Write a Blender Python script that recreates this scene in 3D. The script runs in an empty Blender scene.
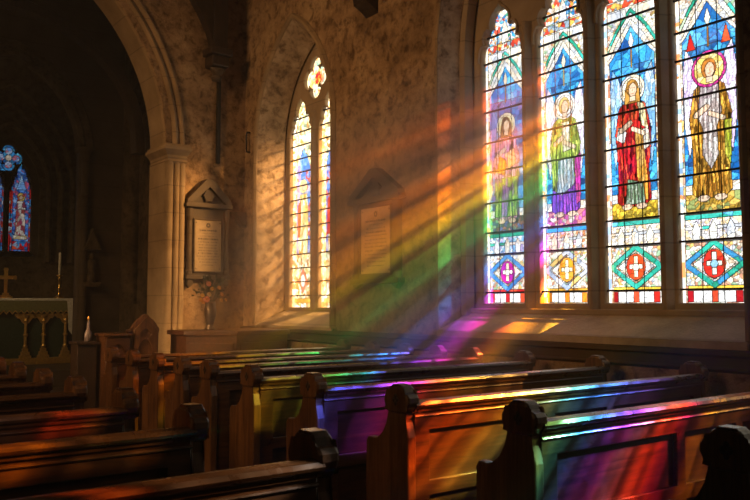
import bpy, bmesh, math, random
import numpy as np
from mathutils import Vector, Matrix
PI = math.pi
random.seed(7)
RNG = np.random.default_rng(11)
C = bpy.context.scene.collection
SC = bpy.context.scene

# ------------------------------------------------------------------ camera frame
F = 790.0
SY, CY = math.sin(math.radians(37)), math.cos(math.radians(37))
PITCH = math.atan(54 / 790)
EYE = Vector((0, 0, 1.55))


def ray(px, py):
    x = (px - 375) / F
    y = -(py - 250) / F
    f = math.cos(PITCH) - y * math.sin(PITCH)
    up = math.sin(PITCH) + y * math.cos(PITCH)
    return Vector((SY * f + CY * x, CY * f - SY * x, up))


def hit(px, py, axis, val):
    r = ray(px, py)
    t = (val - EYE[axis]) / r[axis]
    return EYE + r * t


# ------------------------------------------------------------------ materials
def new_mat(name):
    m = bpy.data.materials.new(name)
    m.use_nodes = True
    nt = m.node_tree
    b = nt.nodes['Principled BSDF']
    return m, nt, b


def link(nt, a, b):
    nt.links.new(a, b)


def noise(nt, vec, scale, detail=6, rough=0.6, dist=0.0):
    n = nt.nodes.new('ShaderNodeTexNoise')
    n.inputs['Scale'].default_value = scale
    n.inputs['Detail'].default_value = detail
    n.inputs['Roughness'].default_value = rough
    n.inputs['Distortion'].default_value = dist
    if vec is not None:
        link(nt, vec, n.inputs['Vector'])
    return n


def ramp(nt, fac, stops):
    r = nt.nodes.new('ShaderNodeValToRGB')
    e = r.color_ramp.elements
    while len(e) < len(stops):
        e.new(0.5)
    for i, (p, c) in enumerate(stops):
        e[i].position = p
        e[i].color = (c[0], c[1], c[2], 1)
    link(nt, fac, r.inputs['Fac'])
    return r


def coords(nt, scale=(1, 1, 1), rand=False):
    tc = nt.nodes.new('ShaderNodeTexCoord')
    mp = nt.nodes.new('ShaderNodeMapping')
    mp.inputs['Scale'].default_value = scale
    link(nt, tc.outputs['Object'], mp.inputs['Vector'])
    if rand:
        oi = nt.nodes.new('ShaderNodeObjectInfo')
        mu = nt.nodes.new('ShaderNodeMath')
        mu.operation = 'MULTIPLY'
        mu.inputs[1].default_value = 37.0
        link(nt, oi.outputs['Random'], mu.inputs[0])
        link(nt, mu.outputs[0], mp.inputs['Location'])
    return mp.outputs['Vector']


def mix(nt, fac, a, b, mode='MIX'):
    m = nt.nodes.new('ShaderNodeMix')
    m.data_type = 'RGBA'
    m.blend_type = mode
    for sock, v in ((m.inputs[0], fac), (m.inputs[6], a), (m.inputs[7], b)):
        if hasattr(v, 'is_output'):
            link(nt, v, sock)
        elif isinstance(v, (int, float)):
            sock.default_value = v
        else:
            sock.default_value = (v[0], v[1], v[2], 1)
    return m.outputs[2]


def bump(nt, bsdf, h, strength, dist):
    bp = nt.nodes.new('ShaderNodeBump')
    bp.inputs['Strength'].default_value = strength
    bp.inputs['Distance'].default_value = dist
    link(nt, h, bp.inputs['Height'])
    link(nt, bp.outputs[0], bsdf.inputs['Normal'])


def plaster(name, dark, mid, light, bs=0.9, joints=False):
    m, nt, b = new_mat(name)
    v = coords(nt)
    n1 = noise(nt, v, 1.3, 8, 0.62, 0.4)
    n2 = noise(nt, v, 7.0, 8, 0.7, 0.3)
    n3 = noise(nt, v, 26.0, 5, 0.65)
    c1 = ramp(nt, n1.outputs[0], [(0.32, dark), (0.5, mid), (0.68, light)])
    c2 = ramp(nt, n2.outputs[0], [(0.36, (0.3, 0.26, 0.22)), (0.5, (0.8, 0.78, 0.75)), (0.64, (1.0, 1.0, 1.0))])
    col = mix(nt, 1.0, c1.outputs[0], c2.outputs[0], 'MULTIPLY')
    # worn dark scabs where the limewash has come away
    n4 = noise(nt, v, 3.1, 9, 0.75, 0.8)
    scab = ramp(nt, n4.outputs[0], [(0.60, (0, 0, 0)), (0.72, (1, 1, 1))])
    col = mix(nt, scab.outputs[0], col, tuple(0.8 * x for x in dark))
    link(nt, col, b.inputs['Base Color'])
    b.inputs['Roughness'].default_value = 0.92
    b.inputs['Specular IOR Level'].default_value = 0.2
    h = mix(nt, 0.35, n2.outputs[0], n3.outputs[0])
    h2 = mix(nt, 0.3, h, scab.outputs[0], 'SUBTRACT')
    bump(nt, b, h2, bs, 0.05)
    return m


def ashlar(name, dark, light, rough=0.8, bs=0.35):
    m, nt, b = new_mat(name)
    v = coords(nt)
    n1 = noise(nt, v, 2.2, 6, 0.6, 0.2)
    n2 = noise(nt, v, 30, 5, 0.6)
    c = ramp(nt, n1.outputs[0], [(0.3, dark), (0.7, light)])
    # courses: thin mortar lines by height
    sx = nt.nodes.new('ShaderNodeSeparateXYZ')
    link(nt, v, sx.inputs[0])
    fr = nt.nodes.new('ShaderNodeMath'); fr.operation = 'PINGPONG'; fr.inputs[1].default_value = 0.21
    link(nt, sx.outputs[2], fr.inputs[0])
    jl = ramp(nt, fr.outputs[0], [(0.0, (0.62, 0.6, 0.58)), (0.012, (1, 1, 1))])
    col = mix(nt, 1.0, c.outputs[0], jl.outputs[0], 'MULTIPLY')
    link(nt, col, b.inputs['Base Color'])
    b.inputs['Roughness'].default_value = rough
    b.inputs['Specular IOR Level'].default_value = 0.25
    h = mix(nt, 0.4, n1.outputs[0], n2.outputs[0])
    bump(nt, b, h, bs, 0.02)
    return m


def wood(name, dark, light, rough=0.33, axis=0, bs=0.25, coat=0.25):
    m, nt, b = new_mat(name)
    s = [22, 22, 22]
    s[axis] = 1.6
    v = coords(nt, tuple(s), True)
    n1 = noise(nt, v, 1.0, 7, 0.62, 1.2)
    v2 = coords(nt, (1, 1, 1), True)
    n2 = noise(nt, v2, 2.5, 5, 0.6, 0.3)
    n3 = noise(nt, v2, 9.0, 6, 0.7, 0.6)
    c = ramp(nt, n1.outputs[0], [(0.3, dark), (0.72, light)])
    c2 = ramp(nt, n2.outputs[0], [(0.3, (0.55, 0.5, 0.45)), (0.7, (1.1, 1.05, 1.0))])
    col = mix(nt, 1.0, c.outputs[0], c2.outputs[0], 'MULTIPLY')
    link(nt, col, b.inputs['Base Color'])
    rr = ramp(nt, n3.outputs[0], [(0.3, (rough - 0.08,) * 3), (0.7, (rough + 0.2,) * 3)])
    link(nt, rr.outputs[0], b.inputs['Roughness'])
    b.inputs['Coat Weight'].default_value = coat
    b.inputs['Coat Roughness'].default_value = 0.25
    bump(nt, b, mix(nt, 0.35, n1.outputs[0], n3.outputs[0]), bs, 0.008)
    return m


def plain(name, col, rough=0.6, metal=0.0, spec=0.5, bs=0.0, scale=40):
    m, nt, b = new_mat(name)
    v = coords(nt)
    n = noise(nt, v, scale, 4, 0.6)
    c = ramp(nt, n.outputs[0], [(0.3, tuple(0.75 * x for x in col)), (0.7, tuple(min(1, 1.15 * x) for x in col))])
    link(nt, c.outputs[0], b.inputs['Base Color'])
    b.inputs['Roughness'].default_value = rough
    b.inputs['Metallic'].default_value = metal
    b.inputs['Specular IOR Level'].default_value = spec
    if bs:
        bump(nt, b, n.outputs[0], bs, 0.01)
    return m


def glass_mat(name, strength, through):
    """Leaded glass with daylight behind it: lit window colour plus clear see-through."""
    m = bpy.data.materials.new(name)
    m.use_nodes = True
    nt = m.node_tree
    nt.nodes.clear()
    out = nt.nodes.new('ShaderNodeOutputMaterial')
    at = nt.nodes.new('ShaderNodeAttribute'); at.attribute_name = 'glass'
    em = nt.nodes.new('ShaderNodeEmission'); em.inputs[1].default_value = strength
    link(nt, at.outputs['Color'], em.inputs[0])
    tr = nt.nodes.new('ShaderNodeBsdfTransparent')
    tr.inputs[0].default_value = (through, through, through, 1)
    add = nt.nodes.new('ShaderNodeAddShader')
    link(nt, em.outputs[0], add.inputs[0]); link(nt, tr.outputs[0], add.inputs[1])
    link(nt, add.outputs[0], out.inputs[0])
    return m


def attr_mat(name, rough=0.7):
    m, nt, b = new_mat(name)
    at = nt.nodes.new('ShaderNodeAttribute'); at.attribute_name = 'glass'
    v = coords(nt)
    n = noise(nt, v, 14, 5, 0.65)
    c = ramp(nt, n.outputs[0], [(0.3, (0.72, 0.7, 0.66)), (0.7, (1, 1, 1))])
    link(nt, mix(nt, 1.0, at.outputs['Color'], c.outputs[0], 'MULTIPLY'), b.inputs['Base Color'])
    b.inputs['Roughness'].default_value = rough
    return m


M = {}
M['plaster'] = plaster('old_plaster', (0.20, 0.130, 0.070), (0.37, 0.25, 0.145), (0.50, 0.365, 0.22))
M['reveal'] = plaster('limewashed_reveal', (0.26, 0.19, 0.125), (0.46, 0.36, 0.25), (0.58, 0.47, 0.34), 0.35)
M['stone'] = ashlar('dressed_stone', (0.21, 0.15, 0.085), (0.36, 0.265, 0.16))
M['tracery'] = ashlar('tracery_stone', (0.24, 0.18, 0.115), (0.40, 0.31, 0.21), 0.75)
M['sill'] = ashlar('worn_sill_stone', (0.26, 0.20, 0.14), (0.55, 0.45, 0.33), 0.6, 0.9)
M['darkstone'] = ashlar('dark_stone', (0.045, 0.032, 0.02), (0.085, 0.06, 0.038))  # darker tone than the dressed stone
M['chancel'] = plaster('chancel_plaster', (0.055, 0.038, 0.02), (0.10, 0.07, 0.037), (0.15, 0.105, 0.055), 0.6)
M['oak'] = wood('pew_oak', (0.035, 0.013, 0.005), (0.15, 0.064, 0.022), 0.34, 0)
M['oakv'] = wood('pew_end_oak', (0.05, 0.021, 0.008), (0.23, 0.11, 0.042), 0.36, 2)
M['oakrail'] = wood('pew_rail_oak', (0.05, 0.022, 0.009), (0.18, 0.085, 0.034), 0.26, 0, 0.3, 0.5)
M['darkoak'] = wood('old_black_oak', (0.016, 0.009, 0.005), (0.05, 0.027, 0.014), 0.5, 2)
M['chest'] = wood('chest_oak', (0.06, 0.02, 0.007), (0.17, 0.065, 0.02), 0.38, 0)
M['floor'] = ashlar('flagstones', (0.05, 0.04, 0.032), (0.12, 0.10, 0.08), 0.45, 0.3)
M['memorial'] = ashlar('memorial_stone', (0.045, 0.032, 0.02), (0.09, 0.064, 0.04), 0.6, 0.4)
M['brass'] = plain('old_brass', (0.75, 0.48, 0.13), 0.32, 1.0)
M['gilt'] = plain('gilded_wood', (0.62, 0.38, 0.10), 0.42, 0.7, 0.5, 0.3)
M['candlewax'] = plain('candle_wax', (0.86, 0.80, 0.66), 0.5)
M['lilacwax'] = plain('lilac_wax', (0.20, 0.17, 0.19), 0.5)
M['linen'] = plain('altar_linen', (0.62, 0.60, 0.56), 0.9)
M['green'] = plain('green_frontal', (0.028, 0.045, 0.028), 0.85, 0, 0.2, 0.3, 25)
M['greengold'] = plain('green_gold_band', (0.16, 0.16, 0.07), 0.8, 0, 0.2, 0.4, 30)
M['iron'] = plain('wrought_iron', (0.02, 0.018, 0.016), 0.6, 0.4)
M['leaf'] = plain('dark_leaves', (0.03, 0.045, 0.018), 0.6)
M['vase'] = plain('pewter_vase', (0.16, 0.12, 0.085), 0.35, 0.6)
M['pinkpetal'] = plain('pink_petals', (0.75, 0.30, 0.22), 0.7)
M['orangepetal'] = plain('orange_petals', (0.72, 0.32, 0.06), 0.7)
M['yellowpetal'] = plain('yellow_petals', (0.78, 0.52, 0.10), 0.7)
M['creampetal'] = plain('cream_petals', (0.75, 0.60, 0.36), 0.7)
M['glass'] = glass_mat('stained_glass', 1.75, 0.62)
M['glass_small'] = glass_mat('stained_glass_south_east', 2.6, 0.62)
M['glass_far'] = glass_mat('stained_glass_chancel', 0.35, 0.3)
M['tablet'] = attr_mat('inscribed_tablet')


# ------------------------------------------------------------------ mesh helpers
def obj(name, bm, mat, parent=None, loc=None, smooth=False, kind=None):
    me = bpy.data.meshes.new(name)
    if isinstance(bm, bpy.types.Mesh):
        me = bm
        me.name = name
    else:
        bmesh.ops.recalc_face_normals(bm, faces=bm.faces)
        bm.to_mesh(me)
        bm.free()
    me.materials.clear()
    me.materials.append(mat)
    if smooth:
        for p in me.polygons:
            p.use_smooth = True
    o = bpy.data.objects.new(name, me)
    C.objects.link(o)
    if parent is not None:
        o.parent = parent
    if loc:
        o.location = loc
    if kind:
        o['kind'] = kind
    return o


def tag(o, label, cat, group=None, kind=None):
    o['label'] = label
    if cat:
        o['category'] = cat
    if group:
        o['group'] = group
    if kind:
        o['kind'] = kind
    return o


def empty(name, loc=(0, 0, 0), rz=0):
    o = bpy.data.objects.new(name, None)
    o.empty_display_size = 0.1
    C.objects.link(o)
    o.location = loc
    o.rotation_euler = (0, 0, rz)
    return o


def thing(name, label, cat, loc=(0, 0, 0), rz=0, group=None):
    return tag(empty(name, loc, rz), label, cat, group)


def struct(name, bm, mat, parent=None, label=None, smooth=False):
    o = obj(name, bm, mat, parent, None, smooth)
    if parent is None:
        o['kind'] = 'structure'
    if label:
        o['label'] = label
    return o


def copy_tree(o, parent=None):
    c = o.copy()
    C.objects.link(c)
    if parent is not None:
        c.parent = parent
    for ch in list(o.children):
        copy_tree(ch, c)
    return c


def box(bm, lo, hi, bev=0.0, seg=2):
    g = bmesh.ops.create_cube(bm, size=1.0)
    vs = g['verts']
    for v in vs:
        v.co = Vector([(lo[i] + hi[i]) / 2 + v.co[i] * (hi[i] - lo[i]) for i in range(3)])
    if bev > 0:
        es = list({e for v in vs for e in v.link_edges})
        bmesh.ops.bevel(bm, geom=es, offset=bev, segments=seg, affect='EDGES', profile=0.5)
    return bm


def prism(bm, pts, d0, d1, axis, bev=0.0):
    """Extrude a 2D outline between d0 and d1 along an axis. pts are in the two other axes, in order."""
    def mk(p, d):
        if axis == 0: return Vector((d, p[0], p[1]))
        if axis == 1: return Vector((p[0], d, p[1]))
        return Vector((p[0], p[1], d))
    a = [bm.verts.new(mk(p, d0)) for p in pts]
    b = [bm.verts.new(mk(p, d1)) for p in pts]
    fs = [bm.faces.new(a), bm.faces.new(list(reversed(b)))]
    n = len(pts)
    for i in range(n):
        fs.append(bm.faces.new((a[i], b[i], b[(i + 1) % n], a[(i + 1) % n])))
    if bev > 0:
        es = list(set(fs[0].edges) | set(fs[1].edges))
        bmesh.ops.bevel(bm, geom=es, offset=bev, segments=2, affect='EDGES', profile=0.5)
    return bm


def lathe(bm, prof, centre=(0, 0), seg=24, ang=2 * PI, a0=0.0):
    rings = []
    full = abs(ang - 2 * PI) < 1e-6
    n = seg if full else seg + 1
    for r, z in prof:
        if r < 1e-5:
            rings.append([bm.verts.new((centre[0], centre[1], z))])
        else:
            rings.append([bm.verts.new((centre[0] + r * math.cos(a0 + ang * k / seg), centre[1] + r * math.sin(a0 + ang * k / seg), z)) for k in range(n)])
    for A, B in zip(rings, rings[1:]):
        for k in range(seg):
            k2 = (k + 1) % n if full else k + 1
            if len(A) == 1 and len(B) == 1: continue
            if len(A) == 1: bm.faces.new((A[0], B[k], B[k2]))
            elif len(B) == 1: bm.faces.new((A[k], A[k2], B[0]))
            else: bm.faces.new((A[k], A[k2], B[k2], B[k]))
    return bm


def tube(bm, path, radii, seg=10):
    path = [Vector(p) for p in path]
    if not hasattr(radii, '__len__'):
        radii = [radii] * len(path)
    rings = []
    up = Vector((0.13, 0.29, 1)).normalized()
    for i, p in enumerate(path):
        t = (path[min(i + 1, len(path) - 1)] - path[max(i - 1, 0)]).normalized()
        a = t.cross(up)
        if a.length < 1e-3: a = t.cross(Vector((1, 0, 0)))
        a.normalize(); b = t.cross(a)
        rings.append([bm.verts.new(p + (a * math.cos(2 * PI * k / seg) + b * math.sin(2 * PI * k / seg)) * radii[i]) for k in range(seg)])
    for A, B in zip(rings, rings[1:]):
        for k in range(seg):
            bm.faces.new((A[k], A[(k + 1) % seg], B[(k + 1) % seg], B[k]))
    bm.faces.new(rings[0]); bm.faces.new(list(reversed(rings[-1])))
    return bm


def sweep(bm, prof, path, closed_prof=True):
    """prof(list of (s,d)) swept: path is a list of (origin, side, depth) frames."""
    rings = [[bm.verts.new(o + s * p[0] + d * p[1]) for p in prof] for o, s, d in path]
    n = len(prof)
    for A, B in zip(rings, rings[1:]):
        for k in range(n if closed_prof else n - 1):
            bm.faces.new((A[k], A[(k + 1) % n], B[(k + 1) % n], B[k]))
    if closed_prof:
        bm.faces.new(rings[0]); bm.faces.new(list(reversed(rings[-1])))
    return bm


AX_S = Matrix(((0, 0, 1, 0), (1, 0, 0, 0), (0, 1, 0, 0), (0, 0, 0, 1)))    # plate (a,b) -> world (Y,Z), thickness along X
AX_E = Matrix(((1, 0, 0, 0), (0, 0, -1, 0), (0, 1, 0, 0), (0, 0, 0, 1)))   # plate (a,b) -> world (X,Z), thickness along -Y


def plate(loops, depth, axis, at, bev=0.0):
    """Flat plate with holes (even-odd), centred on at along its thickness."""
    cu = bpy.data.curves.new('outline', 'CURVE')
    cu.dimensions = '2D'
    cu.fill_mode = 'BOTH'
    cu.extrude = max(1e-4, depth / 2 - bev)
    cu.bevel_depth = bev
    cu.bevel_resolution = 1
    cu.offset = -bev
    for lp in loops:
        s = cu.splines.new('POLY')
        s.points.add(len(lp) - 1)
        for i, p in enumerate(lp):
            s.points[i].co = (p[0], p[1], 0, 1)
        s.use_cyclic_u = True
    o = bpy.data.objects.new('outline', cu)
    C.objects.link(o)
    dg = bpy.context.evaluated_depsgraph_get()
    me = bpy.data.meshes.new_from_object(o.evaluated_get(dg))
    bpy.data.objects.remove(o)
    bpy.data.curves.remove(cu)
    mt = axis.copy()
    T = Matrix.Translation((at, 0, 0)) if axis is AX_S else Matrix.Translation((0, at, 0))
    me.transform(T @ mt)
    bm = bmesh.new()
    bm.from_mesh(me)
    bpy.data.meshes.remove(me)
    bmesh.ops.remove_doubles(bm, verts=bm.verts, dist=1e-5)
    return bm


def arch(a0, a1, b0, bs, k=0.9, n=18):
    """Pointed-arch outline, counter-clockwise from the lower left."""
    w = a1 - a0
    R = k * w
    m = (a0 + a1) / 2
    th = math.acos((R - w / 2) / R)
    pts = [(a1, b0), (a1, bs)]
    for i in range(1, n + 1):
        t = th * i / n
        pts.append((a1 - R + R * math.cos(t), bs + R * math.sin(t)))
    for i in range(n - 1, -1, -1):
        t = th * i / n
        pts.append((a0 + R - R * math.cos(t), bs + R * math.sin(t)))
    pts.append((a0, b0))
    return pts


def loft(bm, A, B):
    """Open strip between two equal outlines of 3D points."""
    a = [bm.verts.new(p) for p in A]
    b = [bm.verts.new(p) for p in B]
    for i in range(len(a) - 1):
        bm.faces.new((a[i], a[i + 1], b[i + 1], b[i]))
    return bm


# ------------------------------------------------------------------ stained glass designs (pieces of coloured glass and lead)
WHITE = (.86, .80, .66)


def inside(poly, U, V):
    r = np.zeros(U.shape, bool)
    n = len(poly)
    for i in range(n):
        x0, y0 = poly[i]; x1, y1 = poly[(i + 1) % n]
        if y0 == y1: continue
        c = ((y0 > V) != (y1 > V)) & (U < (x1 - x0) * (V - y0) / (y1 - y0) + x0)
        r ^= c
    return r


class Design:
    """u across (metres from the centre of the light), v up (metres)."""
    def __init__(s, w, h, cell):
        s.nx, s.ny = int(round(w / cell)), int(round(h / cell))
        s.w, s.h = w, h
        s.cell = cell
        u = (np.arange(s.nx) + 0.5) / s.nx * w - w / 2
        v = (np.arange(s.ny) + 0.5) / s.ny * h
        s.U, s.V = np.meshgrid(u, v)
        s.col = np.ones(s.U.shape + (3,)) * np.array(WHITE)
        s.zone = np.zeros(s.U.shape, int)
        s.zn = 0

    def fill(s, mask, pal, size=0.06, jit=0.16, stretch=1.0):
        """Break a zone into glass pieces (nearest of scattered seeds), one palette colour per piece."""
        s.zn += 1
        pal = np.array(pal, float)
        ii = np.argwhere(mask)
        if len(ii) == 0: return
        s.zone[mask] = s.zn * 1000
        area = len(ii) * s.cell ** 2
        n = max(1, int(area / (size * size)))
        n = min(n, 900)
        seeds = ii[RNG.integers(0, len(ii), n)].astype(float)
        cols = pal[RNG.integers(0, len(pal), n)] * (1 + jit * RNG.standard_normal((n, 1)))
        P = ii.astype(float)
        d = ((P[:, None, 0] - seeds[None, :, 0]) / stretch) ** 2 + (P[:, None, 1] - seeds[None, :, 1]) ** 2
        k = d.argmin(1)
        s.col[mask] = np.clip(cols[k], 0.0, 1.15)
        s.zone[mask] = s.zn * 1000 + k

    def poly(s, pts, pal, size=0.06, jit=0.16, stretch=1.0):
        s.fill(inside(pts, s.U, s.V), pal, size, jit, stretch)

    def ell(s, cu, cv, ru, rv, pal, size=0.06, jit=0.12, inner=0.0):
        d = ((s.U - cu) / ru) ** 2 + ((s.V - cv) / rv) ** 2
        s.fill((d < 1) & (d >= inner * inner), pal, size, jit)

    def rect(s, u0, v0, u1, v1, pal, size=0.06, jit=0.16):
        s.fill((s.U >= u0) & (s.U < u1) & (s.V >= v0) & (s.V < v1), pal, size, jit)

    def band(s, pts, w, pal, size=0.05, jit=0.15):
        m = np.zeros(s.U.shape, bool)
        for (x0, y0), (x1, y1) in zip(pts, pts[1:]):
            dx, dy = x1 - x0, y1 - y0
            t = np.clip(((s.U - x0) * dx + (s.V - y0) * dy) / (dx * dx + dy * dy), 0, 1)
            m |= np.hypot(s.U - x0 - t * dx, s.V - y0 - t * dy) < w
        s.fill(m, pal, size, jit)

    def lead(s, k=0.22):
        z = s.zone
        e = np.zeros(z.shape, bool)
        e[:, 1:] |= z[:, 1:] != z[:, :-1]
        e[1:, :] |= z[1:, :] != z[:-1, :]
        big = np.zeros(z.shape, bool)
        zz = z // 1000
        big[:, 1:] |= zz[:, 1:] != zz[:, :-1]
        big[1:, :] |= zz[1:, :] != zz[:-1, :]
        s.col[e] *= min(1, k * 2.0)
        s.col[big] *= min(1, k * 1.2)
        return s

    def paint(s, k=.5, folds=None):
        """Grisaille: brown painted shading and fold lines fired on the glass."""
        g = RNG.random(s.U.shape)
        g = (g + np.roll(g, 1, 0) + np.roll(g, 1, 1) + np.roll(g, (1, 1), (0, 1))) / 4
        w = RNG.random(s.U.shape) < .10
        f = 1.0 + k * (g - .5) * 2.0
        f[w] *= .68
        if folds is not None:
            x = s.U[folds] * 1.0; y = s.V[folds]
            f[folds] *= .80 + .42 * np.sin(x * 150 + 2.2 * np.sin(y * 5.0) + 1.3 * np.sin(y * 11 + x * 20))
        s.col *= np.clip(f, .25, 1.6)[:, :, None]
        return s

    def mesh(s, name, a0, b0, x, axis='S', keep=None):
        """Lay the pieces in a flat sheet whose lower-left corner sits at (a0, b0)."""
        flip = axis == 'S'
        us = np.linspace(0, s.w, s.nx + 1)
        vs = np.linspace(0, s.h, s.ny + 1)
        A, B = np.meshgrid(us, vs)
        # on the south wall the viewer sees +Y on the left
        pa = (a0 + s.w - A) if flip else (a0 + A)
        pb = b0 + B
        X = np.full(A.shape, x)
        co = np.stack([X, pa, pb], -1) if axis == 'S' else np.stack([pa, X, pb], -1)
        idx = np.arange((s.nx + 1) * (s.ny + 1)).reshape(s.ny + 1, s.nx + 1)
        q = np.stack([idx[:-1, :-1], idx[:-1, 1:], idx[1:, 1:], idx[1:, :-1]], -1).reshape(-1, 4)
        col = s.col.reshape(-1, 3)
        if keep is not None:
            k = keep(s.U, s.V).reshape(-1)
            q, col = q[k], col[k]
        me = bpy.data.meshes.new(name)
        me.vertices.add(co.shape[0] * co.shape[1])
        me.vertices.foreach_set('co', co.reshape(-1).astype(np.float32))
        me.loops.add(len(q) * 4)
        me.loops.foreach_set('vertex_index', q.reshape(-1).astype(np.int32))
        me.polygons.add(len(q))
        me.polygons.foreach_set('loop_start', (np.arange(len(q)) * 4).astype(np.int32))
        me.polygons.foreach_set('loop_total', np.full(len(q), 4, np.int32))
        at = me.attributes.new('glass', 'FLOAT_COLOR', 'FACE')
        rgba = np.ones((len(q), 4), np.float32)
        rgba[:, :3] = col
        at.data.foreach_set('color', rgba.reshape(-1))
        me.update(calc_edges=True)
        bm = bmesh.new(); bm.from_mesh(me)
        loose = [v for v in bm.verts if not v.link_faces]
        bmesh.ops.delete(bm, geom=loose, context='VERTS')
        bm.to_mesh(me); bm.free()
        return me


def lin(r, g, b):
    return tuple((x / 255) ** 2.2 for x in (r, g, b))


P_WHITE = [(.9, .85, .7), (.92, .8, .6), (.8, .8, .78), (.95, .92, .82), (.62, .66, .72), (.85, .68, .5), (.95, .93, .85)]
P_LACE = [(.92, .86, .72), (.95, .9, .78), (.9, .78, .58), (.9, .86, .76), (.58, .64, .74), (.7, .32, .2), (.36, .56, .34), (.85, .58, .18), (.95, .9, .8), (.5, .3, .2)]
P_MIX = [(.75, .08, .04), (.05, .25, .6), (.9, .55, .08), (.1, .5, .3), (1, .95, .85), (1, .95, .85), (.2, .45, .75), (.85, .3, .05)]
P_BLUE = [(.02, .20, .55), (.03, .28, .68), (.06, .38, .75), (.01, .12, .42)]
P_SKY = [(.05, .42, .78), (.12, .52, .85), (.04, .3, .7)]
P_TEAL = [(.03, .45, .33), (.05, .55, .45), (.02, .35, .22)]
P_RED = [(.62, .015, .02), (.72, .03, .02), (.5, .01, .02), (.78, .08, .03)]
P_GOLD = [(.78, .42, .05), (.62, .28, .03), (.85, .55, .12), (.5, .2, .02)]
P_SKIN = [(.72, .50, .34), (.74, .54, .38)]
P_YEL = [(1, .75, .1), (.95, .62, .06)]


def lancet_design(kind):
    d = Design(0.62, 3.36, 0.0072)
    hw = 0.31
    d.rect(-1, -1, 1, 9, P_LACE, 0.034)
    diam = {1: ([(.05, .25, .65), (.1, .35, .75)], [(.62, .02, .38), (.55, .03, .5)], P_MIX),
            2: ([(.45, .55, .75), (.6, .62, .7), (.9, .6, .2)], [(.9, .33, .02), (.95, .42, .05)], P_GOLD),
            3: (P_TEAL, [(.78, .09, .02), (.7, .05, .02)], P_MIX),
            4: (P_TEAL + [(.05, .3, .6)], [(.66, .03, .02), (.72, .07, .02)], P_MIX)}[kind]
    # foot row of pale panels between red blocks
    d.rect(-.25, .015, .25, .115, [(1, 1, .98)], 0.07, 0.03)
    for u in (-.23, 0, .22):
        d.rect(u - .03, .015, u + .03, .115, P_RED if kind != 2 else [(.85, .25, .02)], .08)
    d.rect(-.25, .125, .26, .155, P_YEL if kind in (3, 4) else (P_RED if kind == 1 else P_GOLD), .06)
    # diamond with an oval medal and a cross
    d.rect(-.27, .16, .27, .54, P_LACE, 0.028)
    dc = .35
    D = [(0, dc + .19), (.27, dc), (0, dc - .19), (-.27, dc), (0, dc + .19)]
    d.band(D, .024, diam[0], .07)
    d.poly([(0, dc + .14), (.2, dc), (0, dc - .14), (-.2, dc)], P_WHITE, .05)
    d.ell(0, dc, .105, .125, diam[1], .06)
    c1 = [(1, .95, .75), (.95, .9, .6)] if kind != 4 else [(.75, .85, .9), (.9, .95, .8)]
    d.poly([(-.022, dc - .1), (.022, dc - .1), (.022, dc + .1), (-.022, dc + .1)], c1, .06)
    d.poly([(-.07, dc - .016), (.07, dc - .016), (.07, dc + .022), (-.07, dc + .022)], c1, .06)
    d.ell(0, dc, .035, .035, [(.3, .6, .8)] if kind == 4 else c1, .05)
    # lace-like canopy base
    lp = {1: [(.2, .45, .75), (.9, .95, 1), (.9, .95, 1), (.5, .4, .75), (.35, .65, .8)],
          2: [(1, .85, .6), (.9, .6, .7), (1, .93, .8), (.85, .35, .15), (1, .9, .7)],
          3: [(1, .95, .85), (1, .95, .9), (.95, .7, .4), (1, .9, .8)],
          4: [(1, .95, .9), (.95, .95, .95), (.9, .7, .4), (.8, .75, .85)]}[kind]
    d.rect(-.27, .55, .27, .76, lp, .025)
    d.rect(-.27, .745, .27, .79, P_SKY + P_TEAL, .07)
    d.rect(-.27, .655, .27, .68, P_TEAL + P_WHITE, .06)
    for u in (-.16, 0, .16):
        d.poly([(u - .03, .56), (u + .03, .56), (u + .04, .66), (u, .74), (u - .04, .66)], P_WHITE, .05)
    # ground and blue field behind the figure
    bg = {1: [(.08, .12, .4), (.05, .2, .55), (.15, .3, .6), (.2, .15, .4)], 2: P_SKY + P_BLUE, 3: P_BLUE + P_SKY, 4: P_BLUE}[kind]
    d.rect(-.25, .8, .25, 2.35, bg, .055, .3)
    gp = {1: [(.08, .12, .25), (.3, .15, .08), (.15, .25, .15)], 2: [(.8, .3, .3), (.5, .1, .35), (.9, .85, .7)],
          3: [(.55, .35, .03), (.75, .5, .05), (.3, .22, .03)], 4: [(.5, .3, .04), (.25, .3, .1), (.7, .45, .1)]}[kind]
    d.rect(-.25, .8, .25, .97, gp, .034, .3)
    d.rect(-.25, .97, -.17, 1.06, P_YEL + P_WHITE, .04)
    d.rect(.17, .97, .25, 1.06, P_YEL + P_WHITE, .04)
    # canopy: blue cusped niche, white gable, green chevron, red-and-white cornice
    d.rect(-.27, 2.36, .27, 2.9, P_LACE + P_WHITE, .03)
    d.poly([(-.25, 2.3), (.25, 2.3), (.25, 2.42), (.13, 2.5), (.09, 2.6), (0, 2.70), (-.09, 2.6), (-.13, 2.5), (-.25, 2.42)], P_SKY + P_BLUE, .07)
    d.band([(-.27, 2.40), (-.13, 2.56), (0, 2.745), (.13, 2.56), (.27, 2.40)], .03, P_WHITE, .035, .1)
    d.band([(-.27, 2.43), (-.15, 2.62), (0, 2.80), (.15, 2.62), (.27, 2.43)], .022, P_WHITE, .03, .1)
    d.band([(-.28, 2.48), (-.16, 2.68), (0, 2.855), (.16, 2.68), (.28, 2.48)], .015, P_TEAL + [(.5, .65, .45)], .05)
    # finial star in the niche
    d.poly([(0, 2.45), (.03, 2.54), (0, 2.64), (-.03, 2.54)], P_WHITE, .08)
    d.poly([(-.007, 2.28), (.007, 2.28), (.007, 2.46), (-.007, 2.46)], P_GOLD, .08)
    d.rect(-.27, 2.80, -.05, 2.88, P_WHITE, .06); d.rect(.06, 2.80, .27, 2.88, P_WHITE, .06)
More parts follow.
